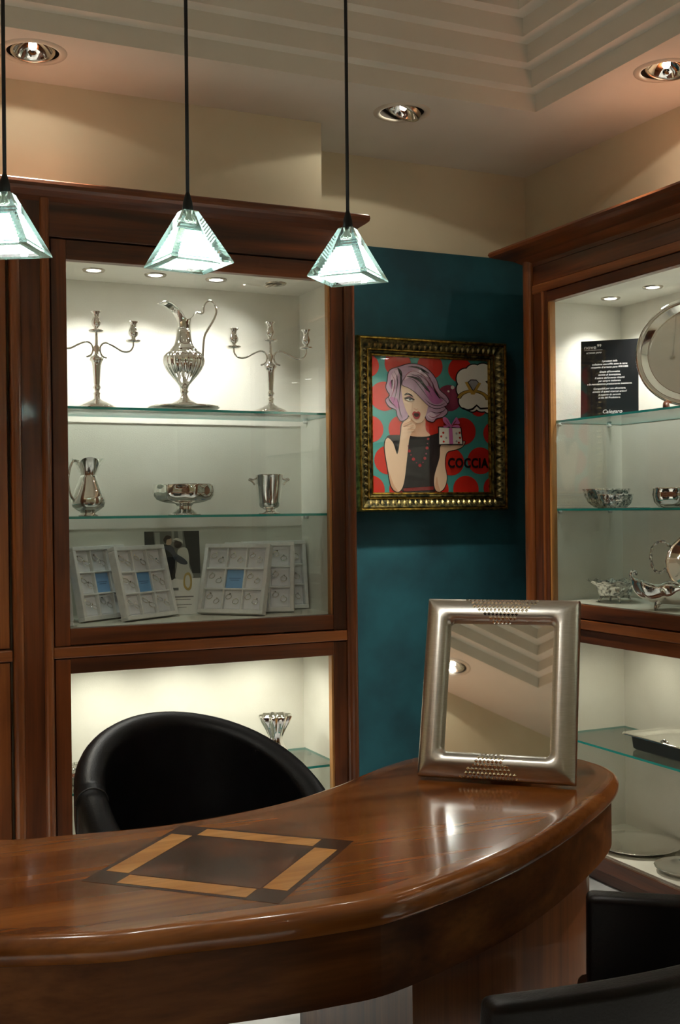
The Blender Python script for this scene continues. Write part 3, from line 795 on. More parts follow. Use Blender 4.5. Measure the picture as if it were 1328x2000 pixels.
def clip(poly):
    def cut(P, f, inter):
        out = []
        for i in range(len(P)):
            a, b_ = P[i-1], P[i]
            if f(b_):
                if not f(a): out.append(inter(a, b_))
                out.append(b_)
            elif f(a): out.append(inter(a, b_))
        return out
    for ax, lim, sg in ((0, PX0, 1), (0, PX1, -1), (1, PZ0, 1), (1, PZ1, -1)):
        def f(p, ax=ax, lim=lim, sg=sg): return sg*(p[ax]-lim) >= -1e-9
        def inter(a, b_, ax=ax, lim=lim):
            t = (lim-a[ax])/(b_[ax]-a[ax]); return (a[0]+(b_[0]-a[0])*t, a[1]+(b_[1]-a[1])*t)
        if poly: poly = cut(poly, f, inter)
    return poly
def art(name, polys, mat, level, smooth=True, grow=0.):
    V = []; F = []; y = Y1-.018-.0004*level
    for P in polys:
        if smooth: P = [(p.x, p.y) for p in spline([(a, b_, 0) for a, b_ in P], 5, True)]
        if grow:
            n = len(P); ar = sum(P[i-1][0]*P[i][1]-P[i][0]*P[i-1][1] for i in range(n)); sg = 1 if ar > 0 else -1
            Q = []
            for i in range(n):
                tx, ty = P[(i+1) % n][0]-P[i-1][0], P[(i+1) % n][1]-P[i-1][1]; l_ = math.hypot(tx, ty) or 1
                Q.append((P[i][0]+sg*grow*ty/l_, P[i][1]-sg*grow*tx/l_))
            P = Q
        P = clip([uv(*p) for p in P])
        if len(P) < 3: continue
        ar = sum(P[i-1][0]*P[i][1]-P[i][0]*P[i-1][1] for i in range(len(P)))
        if ar < 0: P = P[::-1]
        b_ = len(V); V += [(x, y, z) for x, z in P]; F.append(tuple(range(b_, b_+len(P))))
    return from_pd(name, V, F, mat, PRINT, world=True)
def circ(x, y, r, n=28, ry=None): return [(x+r*math.cos(2*PI*k/n), y+(ry or r*1.03)*math.sin(2*PI*k/n)) for k in range(n)]
for d in ((195, 372, 82), (413, 350, 96), (650, 355, 94), (878, 375, 92), (312, 592, 104), (208, 835, 96), (438, 830, 98), (672, 815, 98), (892, 838, 100), (1140, 850, 90),
          (340, 1060, 104), (800, 1070, 100), (1026, 1060, 100), (205, 1278, 104), (440, 1275, 100), (690, 1275, 90), (912, 1275, 98), (1140, 1270, 92), (1015, 660, 60), (790, 590, 96)):
    art('red_dot', [circ(*d)], 'p_red' if d[1] != 590 else 'p_dkpink', 1, False)
hair = [(335, 480), (350, 405), (415, 375), (500, 347), (585, 357), (655, 405), (695, 465), (715, 530), (765, 575), (785, 620), (745, 645), (775, 690), (740, 730), (690, 745), (665, 770), (620, 755), (600, 700), (560, 690), (510, 705), (485, 720), (472, 750), (432, 770), (405, 735), (395, 690), (345, 665), (322, 620), (350, 585), (325, 530)]
face = [(442, 500), (438, 580), (452, 650), (480, 720), (520, 768), (556, 785), (592, 762), (618, 700), (632, 620), (615, 540), (540, 490)]
neck = [(500, 735), (497, 820), (490, 878), (640, 878), (612, 830), (600, 735)]
dress = [(330, 892), (420, 880), (500, 888), (640, 880), (732, 860), (742, 945), (700, 1080), (668, 1200), (664, 1298), (448, 1298), (436, 1180), (384, 970)]
arm1 = [(330, 898), (310, 965), (332, 1130), (352, 1245), (385, 1290), (420, 1285), (448, 1220), (470, 1060), (492, 890), (530, 830), (535, 800), (500, 765), (515, 735), (500, 730), (440, 790), (428, 860), (402, 1015), (372, 935)]
arm2 = [(725, 945), (712, 1040), (672, 1180), (676, 1270), (705, 1295), (745, 1265), (766, 1190), (752, 1090), (768, 1000), (840, 975), (885, 955), (906, 920), (890, 915), (800, 945)]
art('figure_outline', [dress, arm1, arm2], 'p_ink', 3, True, 6)
art('neck', [neck], 'p_skin2', 3.5)
art('dress', [dress], 'p_dress', 4)
art('arm', [arm1], 'p_skin', 5); art('arm', [arm2], 'p_skin', 5)
art('arm_shading', [[(335, 1140), (352, 1245), (385, 1290), (400, 1286), (372, 1240)], [(690, 1180), (676, 1270), (705, 1295), (715, 1288), (700, 1240)]], 'p_skin2', 6)
art('belt', [[(440, 1268), (664, 1254), (664, 1280), (446, 1292)]], 'p_belt', 6.5, False)
art('hair_outline', [hair], 'p_ink', 7, True, 6)
art('hair', [hair], 'p_hair', 8)
art('face', [face], 'p_skin', 9)
fringe = [(440, 500), (470, 440), (540, 420), (620, 470), (660, 560), (740, 600), (770, 640), (700, 670), (640, 655), (590, 610), (540, 560), (490, 525)]
art('fringe_outline', [fringe], 'p_ink', 10, True, 4); art('fringe', [fringe], 'p_hair', 11)
art('hair_highlight', [[(450, 470), (500, 400), (580, 390), (640, 440), (600, 430), (530, 425)], [(360, 440), (400, 395), (410, 420), (380, 500), (370, 580)], [(620, 720), (650, 700), (690, 730), (650, 755)]], 'p_hair3', 12)
art('hair_shadow', [[(600, 520), (660, 510), (700, 580), (740, 610), (690, 640), (640, 610)], [(350, 600), (400, 610), (420, 680), (380, 660)], [(345, 500), (370, 470), (365, 540)]], 'p_hair2', 12)
art('hair_stroke', [[(405, 380), (440, 420), (425, 560), (412, 640), (420, 540), (425, 440)], [(470, 440), (560, 450), (640, 540), (620, 540), (550, 465)], [(480, 370), (560, 365), (640, 410), (600, 400), (550, 375)], [(660, 470), (690, 540), (720, 600), (680, 550)]], 'p_ink', 13)
STK = [[(360, 420), (385, 480), (372, 560), (350, 610)], [(380, 400), (405, 470), (392, 570), (372, 640)], [(500, 360), (560, 378), (630, 430), (672, 510)], [(520, 395), (590, 425), (640, 490), (690, 575)], [(490, 420), (560, 440), (610, 510), (660, 590)],
       [(480, 450), (530, 470), (580, 530), (640, 610)], [(640, 440), (680, 520), (720, 580), (765, 600)], [(600, 600), (650, 640), (710, 650), (760, 625)], [(640, 690), (690, 705), (740, 690), (765, 660)], [(625, 720), (660, 740), (700, 725), (730, 700)], [(400, 600), (412, 660), (425, 720), (440, 755)], [(350, 560), (340, 600), (360, 640), (390, 660)], [(450, 480), (470, 430), (510, 400), (560, 395)]]
def ribbon(P, w_):
    Q = spline([(x, y, 0) for x, y in P], 5); up = []; dn = []
    for i_, p in enumerate(Q):
        t_ = (Q[min(i_+1, len(Q)-1)]-Q[max(i_-1, 0)]).normalized(); h_ = w_*math.sin(PI*(i_+.3)/(len(Q)-.4))
        up.append((p.x-t_.y*h_, p.y+t_.x*h_)); dn.append((p.x+t_.y*h_, p.y-t_.x*h_))
    return up+dn[::-1]
for k_, P in enumerate(STK): art('hair_strand', [ribbon(P, 2.6)], 'p_ink' if k_ % 3 else 'p_dkpink', 13.5+.05*k_, False)
art('eyebrow', [[(455, 572), (480, 562), (515, 582), (512, 588), (480, 572), (458, 580)]], 'p_ink', 14)
art('eye', [[(460, 608), (490, 598), (520, 612), (500, 622), (478, 620)]], 'p_white', 14)
art('eyelash', [[(448, 600), (490, 590), (528, 608), (526, 616), (490, 603), (462, 612)]], 'p_ink', 15, False)
art('eyelid', [[(462, 596), (490, 584), (520, 598), (490, 590)]], 'p_dkpink', 15.2)
art('iris', [circ(494, 610, 8, 12)], 'p_ink', 14.5, False)
art('nose', [[(520, 672), (540, 680), (556, 672), (545, 686), (530, 684)]], 'p_skin2', 14)
art('lips', [[(510, 715), (525, 697), (541, 702), (556, 697), (570, 712), (562, 742), (541, 757), (522, 745)]], 'p_lip', 14)
art('mouth', [[(520, 716), (541, 710), (560, 716), (552, 735), (528, 735)]], 'p_mouth', 15)
art('finger_line', [[(440, 795), (505, 765), (508, 770), (450, 802)], [(470, 812), (520, 800), (520, 805), (474, 818)], [(470, 835), (525, 828), (525, 833), (474, 840)]], 'p_skin2', 15, False)
NECKL = [(628, 900, 9), (622, 935, 5), (619, 968, 11), (612, 1010, 6), (602, 1045, 11), (588, 1075, 5), (565, 1098, 12), (540, 1078, 5), (518, 1052, 12), (500, 1020, 6), (488, 992, 11), (481, 955, 5)]
for x, y, r in NECKL: art('necklace_bead', [circ(x, y, r, 14)], 'p_lip' if r > 8 else 'p_dkpink', 6.5, False)
art('gift_outline', [[(700, 806), (876, 808), (890, 940), (700, 945)]], 'p_ink', 15, False)
art('gift_box', [[(708, 813), (869, 815), (882, 934), (707, 938)]], 'p_white', 16, False)
for x, y, c in ((738, 852, 'p_red'), (760, 890, 'p_grey'), (740, 918, 'p_red'), (838, 856, 'p_grey'), (864, 888, 'p_red'), (838, 915, 'p_grey'), (862, 850, 'p_red'), (722, 880, 'p_red'), (855, 925, 'p_red')): art('gift_dot', [circ(x, y, 8, 12)], c, 17, False)
art('ribbon', [[(780, 815), (806, 815), (812, 936), (782, 937)]], 'p_pink', 18, False)
art('bow', [[(795, 812), (760, 790), (735, 760), (742, 735), (770, 745), (795, 790)], [(798, 812), (820, 785), (862, 780), (850, 750), (835, 735), (805, 780)], [(740, 800), (790, 800), (750, 815)], [(800, 803), (850, 790), (860, 812)]], 'p_pink', 19)
art('bow_line', [[(795, 806), (765, 770), (755, 752), (772, 772)], [(800, 806), (820, 772), (838, 755), (824, 780)]], 'p_dkpink', 20)
BUB = [(925, 440, 76), (985, 400, 70), (1055, 385, 66), (910, 520, 62), (1000, 540, 110), (920, 610, 56), (965, 640, 44), (1040, 620, 62), (1090, 650, 40)]
for i_, (x, y, r) in enumerate(BUB):
    art('bubble_outline', [circ(x, y, r+9)], 'p_ink', 1.5+.1*i_, False); art('bubble', [circ(x, y, r)], 'p_white', 2.6+.1*i_, False)
art('small_bubble', [circ(817, 508, 14, 14), circ(785, 538, 8, 12)], 'p_white', 3, False)
def arc(cx, cy, r0, r1, a0, a1, n=16, sy=.62):
    P = [(cx+r1*math.cos(R(a0+(a1-a0)*k/n)), cy-r1*sy*math.sin(R(a0+(a1-a0)*k/n))) for k in range(n+1)]
    return P+[(cx+r0*math.cos(R(a1+(a0-a1)*k/n)), cy-r0*sy*math.sin(R(a1+(a0-a1)*k/n))) for k in range(n+1)]
art('ring_outline', [arc(975, 600, 96, 132, 5, 172)], 'p_ink', 4, False)
art('ring_band', [arc(975, 600, 101, 127, 7, 170)], 'p_gold', 5, False)
art('ring_setting', [[(910, 465), (930, 462), (972, 540), (1015, 462), (1036, 468), (984, 556), (958, 556)]], 'p_gold', 6, False)
art('ring_stone_outline', [[(930, 465), (955, 442), (1000, 442), (1022, 465), (974, 535)]], 'p_ink', 5, False)
art('ring_stone', [[(938, 466), (958, 448), (997, 448), (1013, 466), (974, 525)]], 'p_grey', 7, False)
art('bubble_scallop', [[(890, 655), (930, 670), (965, 660), (1000, 630), (1030, 655), (1088, 650), (1088, 662), (1030, 668), (1000, 645), (970, 674), (930, 684), (890, 668)]], 'p_ink', 5, False)
cx_, cz_ = uv(927, 1112)
tm = Matrix.Translation((cx_, Y1-.018-.0034, cz_)) @ Matrix.Rotation(PI/2, 4, 'X')
tx = text('lettering', 'COCCIA', .055, 'p_ink', PRINT, tm, 0, .0002, 'CENTER', .86, .0022, 1.1); tx.matrix_parent_inverse = parent_mat(PRINT).inverted()
box('glass_pane', PX0-.001, PX1+.001, Y1-.0315, Y1-.030, PZ0-.001, PZ1+.001, 'pane', PIC)

# ------------------------------------------------------------------ silverware in the left cabinet
S1, S2, SB, SL = 1.698, 1.352, 1.003, .485
def candle_cup(parent, x, y, z, nm='candle_cup'):
    return lathe(nm, [(.004, -.002), (.022, .001), (.026, .006), (.022, .008), (.008, .010), (.007, .016), (.014, .022), (.0165, .032), (.013, .042), (.010, .050), (.0115, .060), (.018, .066), (.018, .068), (.012, .069), (.010, .062)], 'silver', parent, 24, off=(x, y, z))
def candelabrum(label, x, y, rot):
    t = thing('candelabrum', label, 'candelabrum', (x, y, S1), R(rot), 'three-light silver candelabra on the top shelf')
    lathe('column', [(.058, 0), (.058, .005), (.048, .013), (.030, .021), (.015, .028), (.010, .033), (.010, .044), (.012, .050), (.008, .054), (.0085, .060), (.014, .068), (.009, .076), (.010, .080), (.014, .140), (.018, .152), (.023, .156), (.021, .166), (.010, .172), (.006, .180), (.011, .196), (.0055, .206), (.0045, .232), (.0045, .246)], 'silver', t, 28)
    for s in (1, -1):
        P = spline([(s*.034, 0, .166), (s*.022, 0, .170), (s*.014, 0, .180), (s*.012, 0, .196), (s*.020, 0, .210), (s*.036, 0, .214), (s*.060, 0, .204), (s*.088, 0, .190), (s*.112, 0, .192), (s*.124, 0, .206), (s*.126, 0, .222)], 5)
        tube('arm', P, .0033, 'silver', t, 8)
        candle_cup(t, s*.126, 0, .222)
    candle_cup(t, 0, 0, .246)
    return t
candelabrum('silver three-light candelabrum on the top shelf at the left, beside the dark stile', .872, 3.705, 6)
candelabrum('silver three-light candelabrum on the top shelf at the right of the ewer', 1.474, 3.705, -14)
# ewer with salver under it
o = lathe('salver', [(.02, 0), (.095, .001), (.113, .008), (.120, .013), (.122, .017), (.118, .019), (.104, .010), (.02, .006)], 'silver', None, 56, mod=lambda t, i, r, z: (r*(1+.008*math.cos(28*t)*(r > .1)), z))
o.location = (1.176, 3.748, S1); tag(o, 'round silver salver with a beaded rim lying under the tall ewer', 'salver')
E_ = thing('ewer', 'tall fluted silver ewer with a high looped handle on the top shelf', 'ewer', (1.178, 3.748, S1+.0105), 0)
def flute(t, i, r, z):
    if .098 < z < .195: 
        k = min((z-.098)/.015, (.195-z)/.012, 1); return r*(1+.075*k*(abs(math.cos(11*t))-.5)), z
    return r, z
pf = [(.050, 0), (.050, .006), (.046, .010), (.048, .016), (.036, .022), (.018, .032), (.012, .044), (.010, .052), (.017, .058), (.012, .064), (.014, .070)]
pf += [(.016, .078), (.024, .088), (.034, .100), (.046, .115), (.058, .132), (.066, .150), (.068, .164), (.066, .176), (.058, .188), (.050, .193), (.046, .196), (.046, .200), (.042, .203), (.040, .208), (.034, .213), (.030, .222), (.026, .240), (.0235, .258), (.0235, .269)]
lathe('body', pf, 'silver', E_, 88, flute)
# neck with a scooped spout to the left (-x), a dip at the sides and a small lip to the right
V = []; F = []; n = 48; rows = 14
EC = [(0, (.046, 0, .330)), (45, (.030, .016, .312)), (90, (.006, .024, .300)), (120, (-.024, .029, .332)), (150, (-.060, .026, .356)), (180, (-.0925, 0, .349))]
ES = spline([Vector(c) for _, c in EC], 8)
def edge_pt(a):
    b_ = a if a <= 180 else 360-a
    if b_ <= 90: u = b_/45*8
    else: u = 16+(b_-90)/30*8
    i0 = min(int(u), len(ES)-2); p = ES[i0].lerp(ES[i0+1], u-i0)
    return Vector((p.x, p.y if a <= 180 else -p.y, p.z))
for j in range(rows):
    q = j/(rows-1)
    for k in range(n):
        a = 360*k/n; e_ = edge_pt(a); p0 = Vector((.0235*math.cos(R(a)), .0235*math.sin(R(a)), .268))
        p1 = Vector((p0.x, p0.y, p0.z+.85*(e_.z-p0.z)))
        V.append((1-q)**2*p0+2*q*(1-q)*p1+q*q*e_)
for j in range(rows-1):
    for k in range(n): F.append((j*n+k, j*n+(k+1) % n, (j+1)*n+(k+1) % n, (j+1)*n+k))
nk = from_pd('neck_and_spout', V, F, 'silver', E_, True); sm = nk.modifiers.new('thickness', 'SOLIDIFY'); sm.thickness = .0015
tube('handle', spline([(.046, 0, .329), (.060, 0, .326), (.070, 0, .330), (.072, 0, .348), (.082, 0, .366), (.098, 0, .370), (.112, 0, .356), (.116, 0, .332), (.106, 0, .305), (.088, 0, .276), (.074, 0, .250), (.069, 0, .215), (.066, 0, .175)], 6), .0042, 'silver', E_, 8)
# jug
J = thing('water_jug', 'small pear-shaped silver jug on the middle shelf, beside the dark stile', 'jug', (.842, 3.715, S2), R(25))
lathe('body', [(.030, 0), (.032, .004), (.026, .008), (.026, .014), (.034, .018), (.050, .030), (.056, .046), (.053, .064), (.044, .086), (.034, .108), (.028, .124), (.026, .132)], 'silver', J, 40)
V = []; F = []; n = 40; rows = 10
for j in range(rows):
    s = j/(rows-1)
    for k in range(n):
        t_ = 2*PI*k/n; lob = abs(math.cos(1.5*t_)); top = .152+.036*lob**.8
        r = .026+.027*s**1.5*(.25+lob)
        V.append((r*math.cos(t_), r*math.sin(t_), .132+(top-.132)*s))
for j in range(rows-1):
    for k in range(n): F.append((j*n+k, j*n+(k+1) % n, (j+1)*n+(k+1) % n, (j+1)*n+k))
from_pd('lobed_lip', V, F, 'silver', J, True)
tube('handle', spline([(-.036, 0, .176), (-.058, 0, .176), (-.072, 0, .150), (-.078, 0, .110), (-.070, 0, .070), (-.052, 0, .048)], 6), .0045, 'silver', J, 8)
# footed bowl
o = lathe('footed_bowl', [(.054, 0), (.054, .004), (.046, .008), (.036, .014), (.028, .022), (.026, .032), (.032, .038), (.066, .042), (.090, .051), (.101, .064), (.105, .080), (.102, .096), (.105, .101), (.104, .103), (.098, .101), (.096, .085), (.085, .062), (.02, .05)], 'silver', None, 72,
          lambda t, i, r, z: (r*(1+(.045*math.cos(8*t) if .04 < z < .099 and i > 6 else 0)), z))
o.location = (1.168, 3.73, S2); tag(o, 'wide lobed silver bowl on a low foot on the middle shelf', 'bowl')
K_ = thing('ice_bucket', 'tapered silver ice bucket with small side handles on the middle shelf', 'ice bucket', (1.468, 3.715, S2), R(-10))
lathe('body', [(.036, 0), (.037, .003), (.028, .008), (.020, .012), (.020, .018), (.030, .022), (.034, .027), (.037, .040), (.049, .132), (.051, .134), (.050, .136), (.046, .134), (.035, .045), (.01, .03)], 'silver', K_, 48)
for s in (1, -1):
    tube('handle', spline([(s*.046, 0, .122), (s*.055, 0, .118), (s*.066, 0, .121), (s*.070, 0, .117), (s*.060, 0, .112), (s*.050, 0, .100)], 5), .0032, 'silver', K_, 8)
# vase behind the tub chair
o = lathe('vase', [(.030, 0), (.040, .006), (.046, .022), (.043, .042), (.030, .062), (.024, .078), (.026, .095), (.034, .115), (.046, .140), (.055, .162), (.052, .166), (.044, .148), (.024, .10), (.01, .09)], 'silver', None, 96,
          lambda t, i, r, z: (r*(1+(.10*max(0, (z-.07)/.09)+.02)*math.cos(9*t)), z))
o.location = (1.494, 3.745, SL); tag(o, 'silver vase with a ruffled fluted rim on the lower shelf behind the chair', 'vase')
o = lathe('candy_dish', [(.03, 0), (.05, .01), (.075, .04), (.085, .06), (.08, .06), (.05, .02), (.01, .01)], 'silver_chased', None, 48, lambda t, i, r, z: (r*(1+.04*math.cos(10*t)), z))
o.location = (.80, 3.72, SL); tag(o, 'silver dish on the lower shelf, mostly hidden at the left of the black chair', 'dish')

# ------------------------------------------------------------------ ring trays
def ring_mesh():
    V = []; F = []; n, m_ = 16, 6
    for i in range(n):
        a = 2*PI*i/n
        for k in range(m_):
            b_ = 2*PI*k/m_; r = .0105+.0021*math.cos(b_); V.append((r*math.cos(a), .0014*math.sin(b_), r*math.sin(a)))
    for i in range(n):
        for k in range(m_): F.append((i*m_+k, i*m_+(k+1) % m_, ((i+1) % n)*m_+(k+1) % m_, ((i+1) % n)*m_+k))
    o_ = len(V); s = .0048; c = (0, 0, .0145)
    V += [(c[0]+s, c[1], c[2]), (c[0]-s, c[1], c[2]), (c[0], c[1]+s, c[2]), (c[0], c[1]-s, c[2]), (c[0], c[1], c[2]+s*.7), (c[0], c[1], c[2]-s*1.1)]
    F += [(o_+a, o_+b_, o_+c_) for a, b_, c_ in ((0, 2, 4), (2, 1, 4), (1, 3, 4), (3, 0, 4), (2, 0, 5), (1, 2, 5), (3, 1, 5), (0, 3, 5))]
    me = bpy.data.meshes.new('ring'); me.from_pydata(V, [], F); me.materials.append(M['silver']); me.polygons.foreach_set('use_smooth', [True]*(n*m_)+[False]*8); me.update(); return me
RING = ring_mesh()
TW = .248
def tray(label, x, y, yaw, lean, cells, ringlabel, group, blue=True, style=0):
    t = thing('ring_tray', label, 'jewellery tray', (x, y, SB+.001), 0, 'grey ring trays on the cabinet floor')
    mt = Matrix.Translation((x, y, SB+.001)) @ Matrix.Rotation(R(yaw), 4, 'Z') @ Matrix.Rotation(R(-lean), 4, 'X')
    t.matrix_basis = mt
    d = .028; fr = .014
    def bx(nm, x0, x1, h0, h1, d0, d1, mat): return box(nm, x0, x1, -d1, -d0, h0, h1, mat, t, .0015, 1, world=False)
    bx('tray_base', .002, TW-.002, .002, TW-.002, -.004, .006, 'traypad')
    bx('rim', 0, TW, 0, fr, -.004, d, 'trayfab'); bx('rim', 0, TW, TW-fr, TW, -.004, d, 'trayfab')
    bx('rim', 0, fr, fr, TW-fr, -.004, d, 'trayfab'); bx('rim', TW-fr, TW, fr, TW-fr, -.004, d, 'trayfab')
    c = (TW-2*fr)/3
    for k in (1, 2):
        bx('divider', fr+k*c-.003, fr+k*c+.003, fr, TW-fr, .004, .021, 'trayfab')
        bx('divider', fr, TW-fr, fr+k*c-.003, fr+k*c+.003, .004, .022, 'trayfab')
    for i in range(3):
        for j in range(3):
            if (i, j) == (1, 1) and blue: continue
            bx('cell_pad', fr+i*c+.005, fr+(i+1)*c-.005, fr+j*c+.005, fr+(j+1)*c-.008, .006, .009, 'traypad')
    if blue:
        bc = bx('blue_card', fr+c+.004, fr+2*c-.004, fr+c+.004, fr+2*c-.004, .006, .014, 'blue')
        for q in range(2):
            lb = box('print_line', fr+c+.014+.006*q, fr+2*c-.014-.006*q, -.0145, -.0140, fr+1.5*c+.002-q*.007, fr+1.5*c+.004-q*.007, 'blue_ink', bc, 0, world=False)
    for (i, j) in cells:
        for q in range(2):
            o = bpy.data.objects.new('ring', RING); COL.objects.link(o)
            px = fr+i*c+(.022 if q == 0 else .050); pz = fr+j*c+(.046 if q == 0 else .030)
            o.matrix_basis = mt @ Matrix.Translation((px, -.0165, pz)) @ Matrix.Rotation(R(random.uniform(-18, 18)), 4, 'Y') @ Matrix.Rotation(R(-28+random.uniform(-10, 10)), 4, 'X')
            tag(o, ('upper' if q == 0 else 'lower')+' ring in the '+('bottom', 'middle', 'top')[j]+' '+('left', 'centre', 'right')[i]+' cell of '+ringlabel, 'ring', group)
    return t
allc = [(i, j) for i in range(3) for j in range(3) if (i, j) != (1, 1)]
tray('grey ring tray half hidden at the far left of the cabinet floor', .752, 3.66, 90, 4, [], '', None)
tray('grey ring tray second from the left, overlapped by the front left tray', .822, 3.775, 33, 13, [(0, 0), (0, 1), (0, 2), (1, 2), (1, 0)], 'the second tray from the left', 'rings in the second tray from the left')
tray('grey ring tray in front at the left, a blue card at its centre', .952, 3.725, 32, 15, allc, 'the front left tray', 'rings in the front left tray')
tray('grey ring tray in front at the right, leaning with a blue card at its centre', 1.262, 3.862, -45, 17.5, allc, 'the front right tray', 'rings in the front right tray')
tray('grey ring tray leaning just behind the front right tray', 1.353, 3.868, -27, 13, [(2, 0), (2, 1), (2, 2)], 'the tray behind the front right one', 'rings in the tray behind the front right tray', False)
tray('grey ring tray rearmost at the right, against the cabinet corner', 1.428, 3.895, -3, 7, [(2, 0), (2, 1), (2, 2)], 'the rearmost right tray', 'rings in the rearmost right tray', False)

# ------------------------------------------------------------------ wedding photo card
CW, CH = .195, .292
WC = thing('photo_card', 'standing card with a wedding couple photo behind the ring trays', 'card', (1.058, 3.865, SB+.001), R(-8))
WC.matrix_basis = Matrix.Translation((1.082, 3.900, SB+.001)) @ Matrix.Rotation(R(-4), 4, 'Z') @ Matrix.Rotation(R(-6), 4, 'X')
CARD = box('card', 0, CW, -.0015, .0015, 0, CH, 'white', WC, 0, world=False)
def cp(name, polys, mat, lv, smooth=True):
    V = []; F = []
    for P in polys:
        if smooth: P = [(p.x, p.y) for p in spline([(a, b_, 0) for a, b_ in P], 4, True)]
        Q = [(min(max((x-705)/520, 0), 1)*CW, CH-min(max((y-80)/780, 0), 1)*CH) for x, y in P]
        ar = sum(Q[i-1][0]*Q[i][1]-Q[i][0]*Q[i-1][1] for i in range(len(Q)))
        if ar < 0: Q = Q[::-1]
        b_ = len(V); V += [(x, -.0015-.0004*lv, z) for x, z in Q]; F.append(tuple(range(b_, b_+len(Q))))
    return from_pd(name, V, F, mat, CARD)
cp('photo', [[(705, 80), (1225, 80), (1225, 525), (705, 525)]], 'b_cur', 1, False)
cp('curtain', [[(705, 80), (790, 80), (800, 230), (720, 300), (705, 300)], [(1075, 80), (1225, 80), (1225, 480), (1150, 480), (1100, 300)]], 'b_dark', 2, False)
cp('window_light', [[(960, 80), (985, 80), (985, 180), (965, 180)], [(1020, 80), (1065, 80), (1068, 200), (1030, 200)], [(800, 90), (850, 90), (850, 220), (810, 240)]], 'b_cur2', 2, False)
cp('suit', [[(840, 230), (890, 205), (945, 215), (985, 260), (985, 400), (975, 525), (890, 525), (860, 400)]], 'b_suit', 3)
cp('bride_dress', [[(1015, 260), (1060, 235), (1105, 250), (1120, 330), (1120, 420), (1150, 525), (990, 525), (1000, 420), (1010, 330)]], 'b_dress', 3)
cp('sleeve', [[(880, 225), (960, 225), (1000, 290), (1060, 330), (1100, 370), (1095, 395), (1040, 390), (980, 345), (950, 290)]], 'b_sleeve', 4)
cp('head', [[(885, 150), (915, 125), (950, 135), (960, 170), (950, 205), (910, 205)]], 'b_skin', 4)
cp('hair', [[(883, 155), (912, 120), (952, 130), (950, 150), (915, 160), (905, 195), (890, 185)]], 'b_hair', 5)
cp('head', [[(985, 185), (1010, 165), (1045, 175), (1055, 215), (1020, 240), (985, 225)]], 'b_hair', 4)
cp('flower_crown', [[(972, 160), (1010, 145), (1055, 165), (1065, 190), (1040, 180), (1000, 165)]], 'b_veil', 5)
cp('gold_rings', [[(1080, 480), (1120, 475), (1140, 540), (1130, 620), (1095, 640), (1060, 600), (1060, 530)]], 'b_gold', 5)
cp('gold_ring_hole', [[(1088, 500), (1112, 500), (1122, 550), (1115, 600), (1095, 615), (1075, 585), (1075, 535)]], 'b_veil', 6)
for k, (x0, x1, y_, h_) in enumerate(((920, 1010, 610, 26), (935, 1150, 692, 10), (950, 1120, 720, 6), (960, 1130, 768, 5), (1000, 1080, 792, 5))):
    cp('print_line', [[(x0, y_), (x1, y_), (x1, y_+h_), (x0, y_+h_)]], 'grey_ink', 2, False)

# ------------------------------------------------------------------ silverware in the right cabinet
B1, B2, B3, BL, BF = 1.695, 1.358, 1.003, .490, .100
SG = thing('sign_card', 'black printed card about pure silver on the top shelf', 'sign', (2.72, 3.5, B1))
sgm = Matrix.Translation((2.672, 3.562, B1+.0005)) @ Matrix.Rotation(R(-44), 4, 'Z') @ Matrix.Rotation(R(-6), 4, 'X')
SG.matrix_basis = sgm
SW, SH = .212, .297
BD = box('card', 0, SW, 0, .002, 0, SH, 'sign_black', SG, 0, world=False)
def sl(s, x, z, size, sh=.35, w_=1.0, al='CENTER', nm='printed_line'):
    return text(nm, s, size, 'white_ink', BD, Matrix.Translation((x, -.0004, z)) @ Matrix.Rotation(PI/2, 4, 'X'), sh, .0001, al, w_, .00018)
sl('nove', .012, .266, .020, 0, 1.15, 'LEFT'); sl('99', .060, .273, .014, 0, 1.15, 'LEFT')
from_pd('printed_rule', [(.012, -.0004, .2605), (.080, -.0004, .2605), (.080, -.0004, .2615), (.012, -.0004, .2615)], [(0, 1, 2, 3)], 'white_ink', BD)
sl('argento puro', .048, .248, .0105)
z = .214
for s in ('I prodotti della', 'collezione «nove99» sono in rame', 'ricoperto di argento puro 999/1000.', '', 'Grazie all\u2019innovativa', 'tecnica di lavorazione,', 'il colore dell\u2019argento rimarr\u00e0', 'per sempre inalterato', 'e la manutenzione praticamente inesistente.', '', 'Compatibili per uso alimentare,', 'ognuno di questi ricercati articoli', '\u00e8 coperto da garanzia', 'a vita del Produttore.'):
    if s: sl(s, SW/2, z, .0098, .35, .95); z -= .0116
    else: z -= .006
sl('Calegaro', SW/2+.01, .018, .020, .25)
# big round tray standing on the top shelf
TR = thing('round_tray', 'large round silver tray standing on edge on the top shelf', 'tray', (2.82, 3.13, B1+.012))
tm_ = Matrix.Translation((2.83, 3.135, B1+.012)) @ Matrix.Rotation(R(-52), 4, 'Z') @ Matrix.Rotation(R(-10), 4, 'X')
TR.matrix_basis = tm_
V, F = lathe_data([(.0005, .004), (.150, .004), (.160, .007), (.178, .020), (.190, .024), (.197, .022), (.200, .017), (.197, .012), (.17, .003), (.15, -.002), (.0005, -.002)], 64)
from_pd('tray_dish', [(x, -z_, y+.200) for x, y, z_ in V], F, 'silver', TR, True)
ST = thing('tray_stand', 'small dark wooden stand under the large round silver tray', 'stand', (2.80, 3.13, B1))
for s in (-1, 1):
    P = [tm_ @ Vector((s*.085, -.035, -.010)), tm_ @ Vector((s*.085, -.030, .010)), tm_ @ Vector((s*.085, .0, .004)), tm_ @ Vector((s*.085, .07, -.005))]
    V, F = tube_data([(p.x, p.y, max(p.z, B1+.0105)) for p in P], [.010, .011, .008, .010], 10)
    from_pd('stand_foot', V, F, 'wood_z', ST, True, world=True)
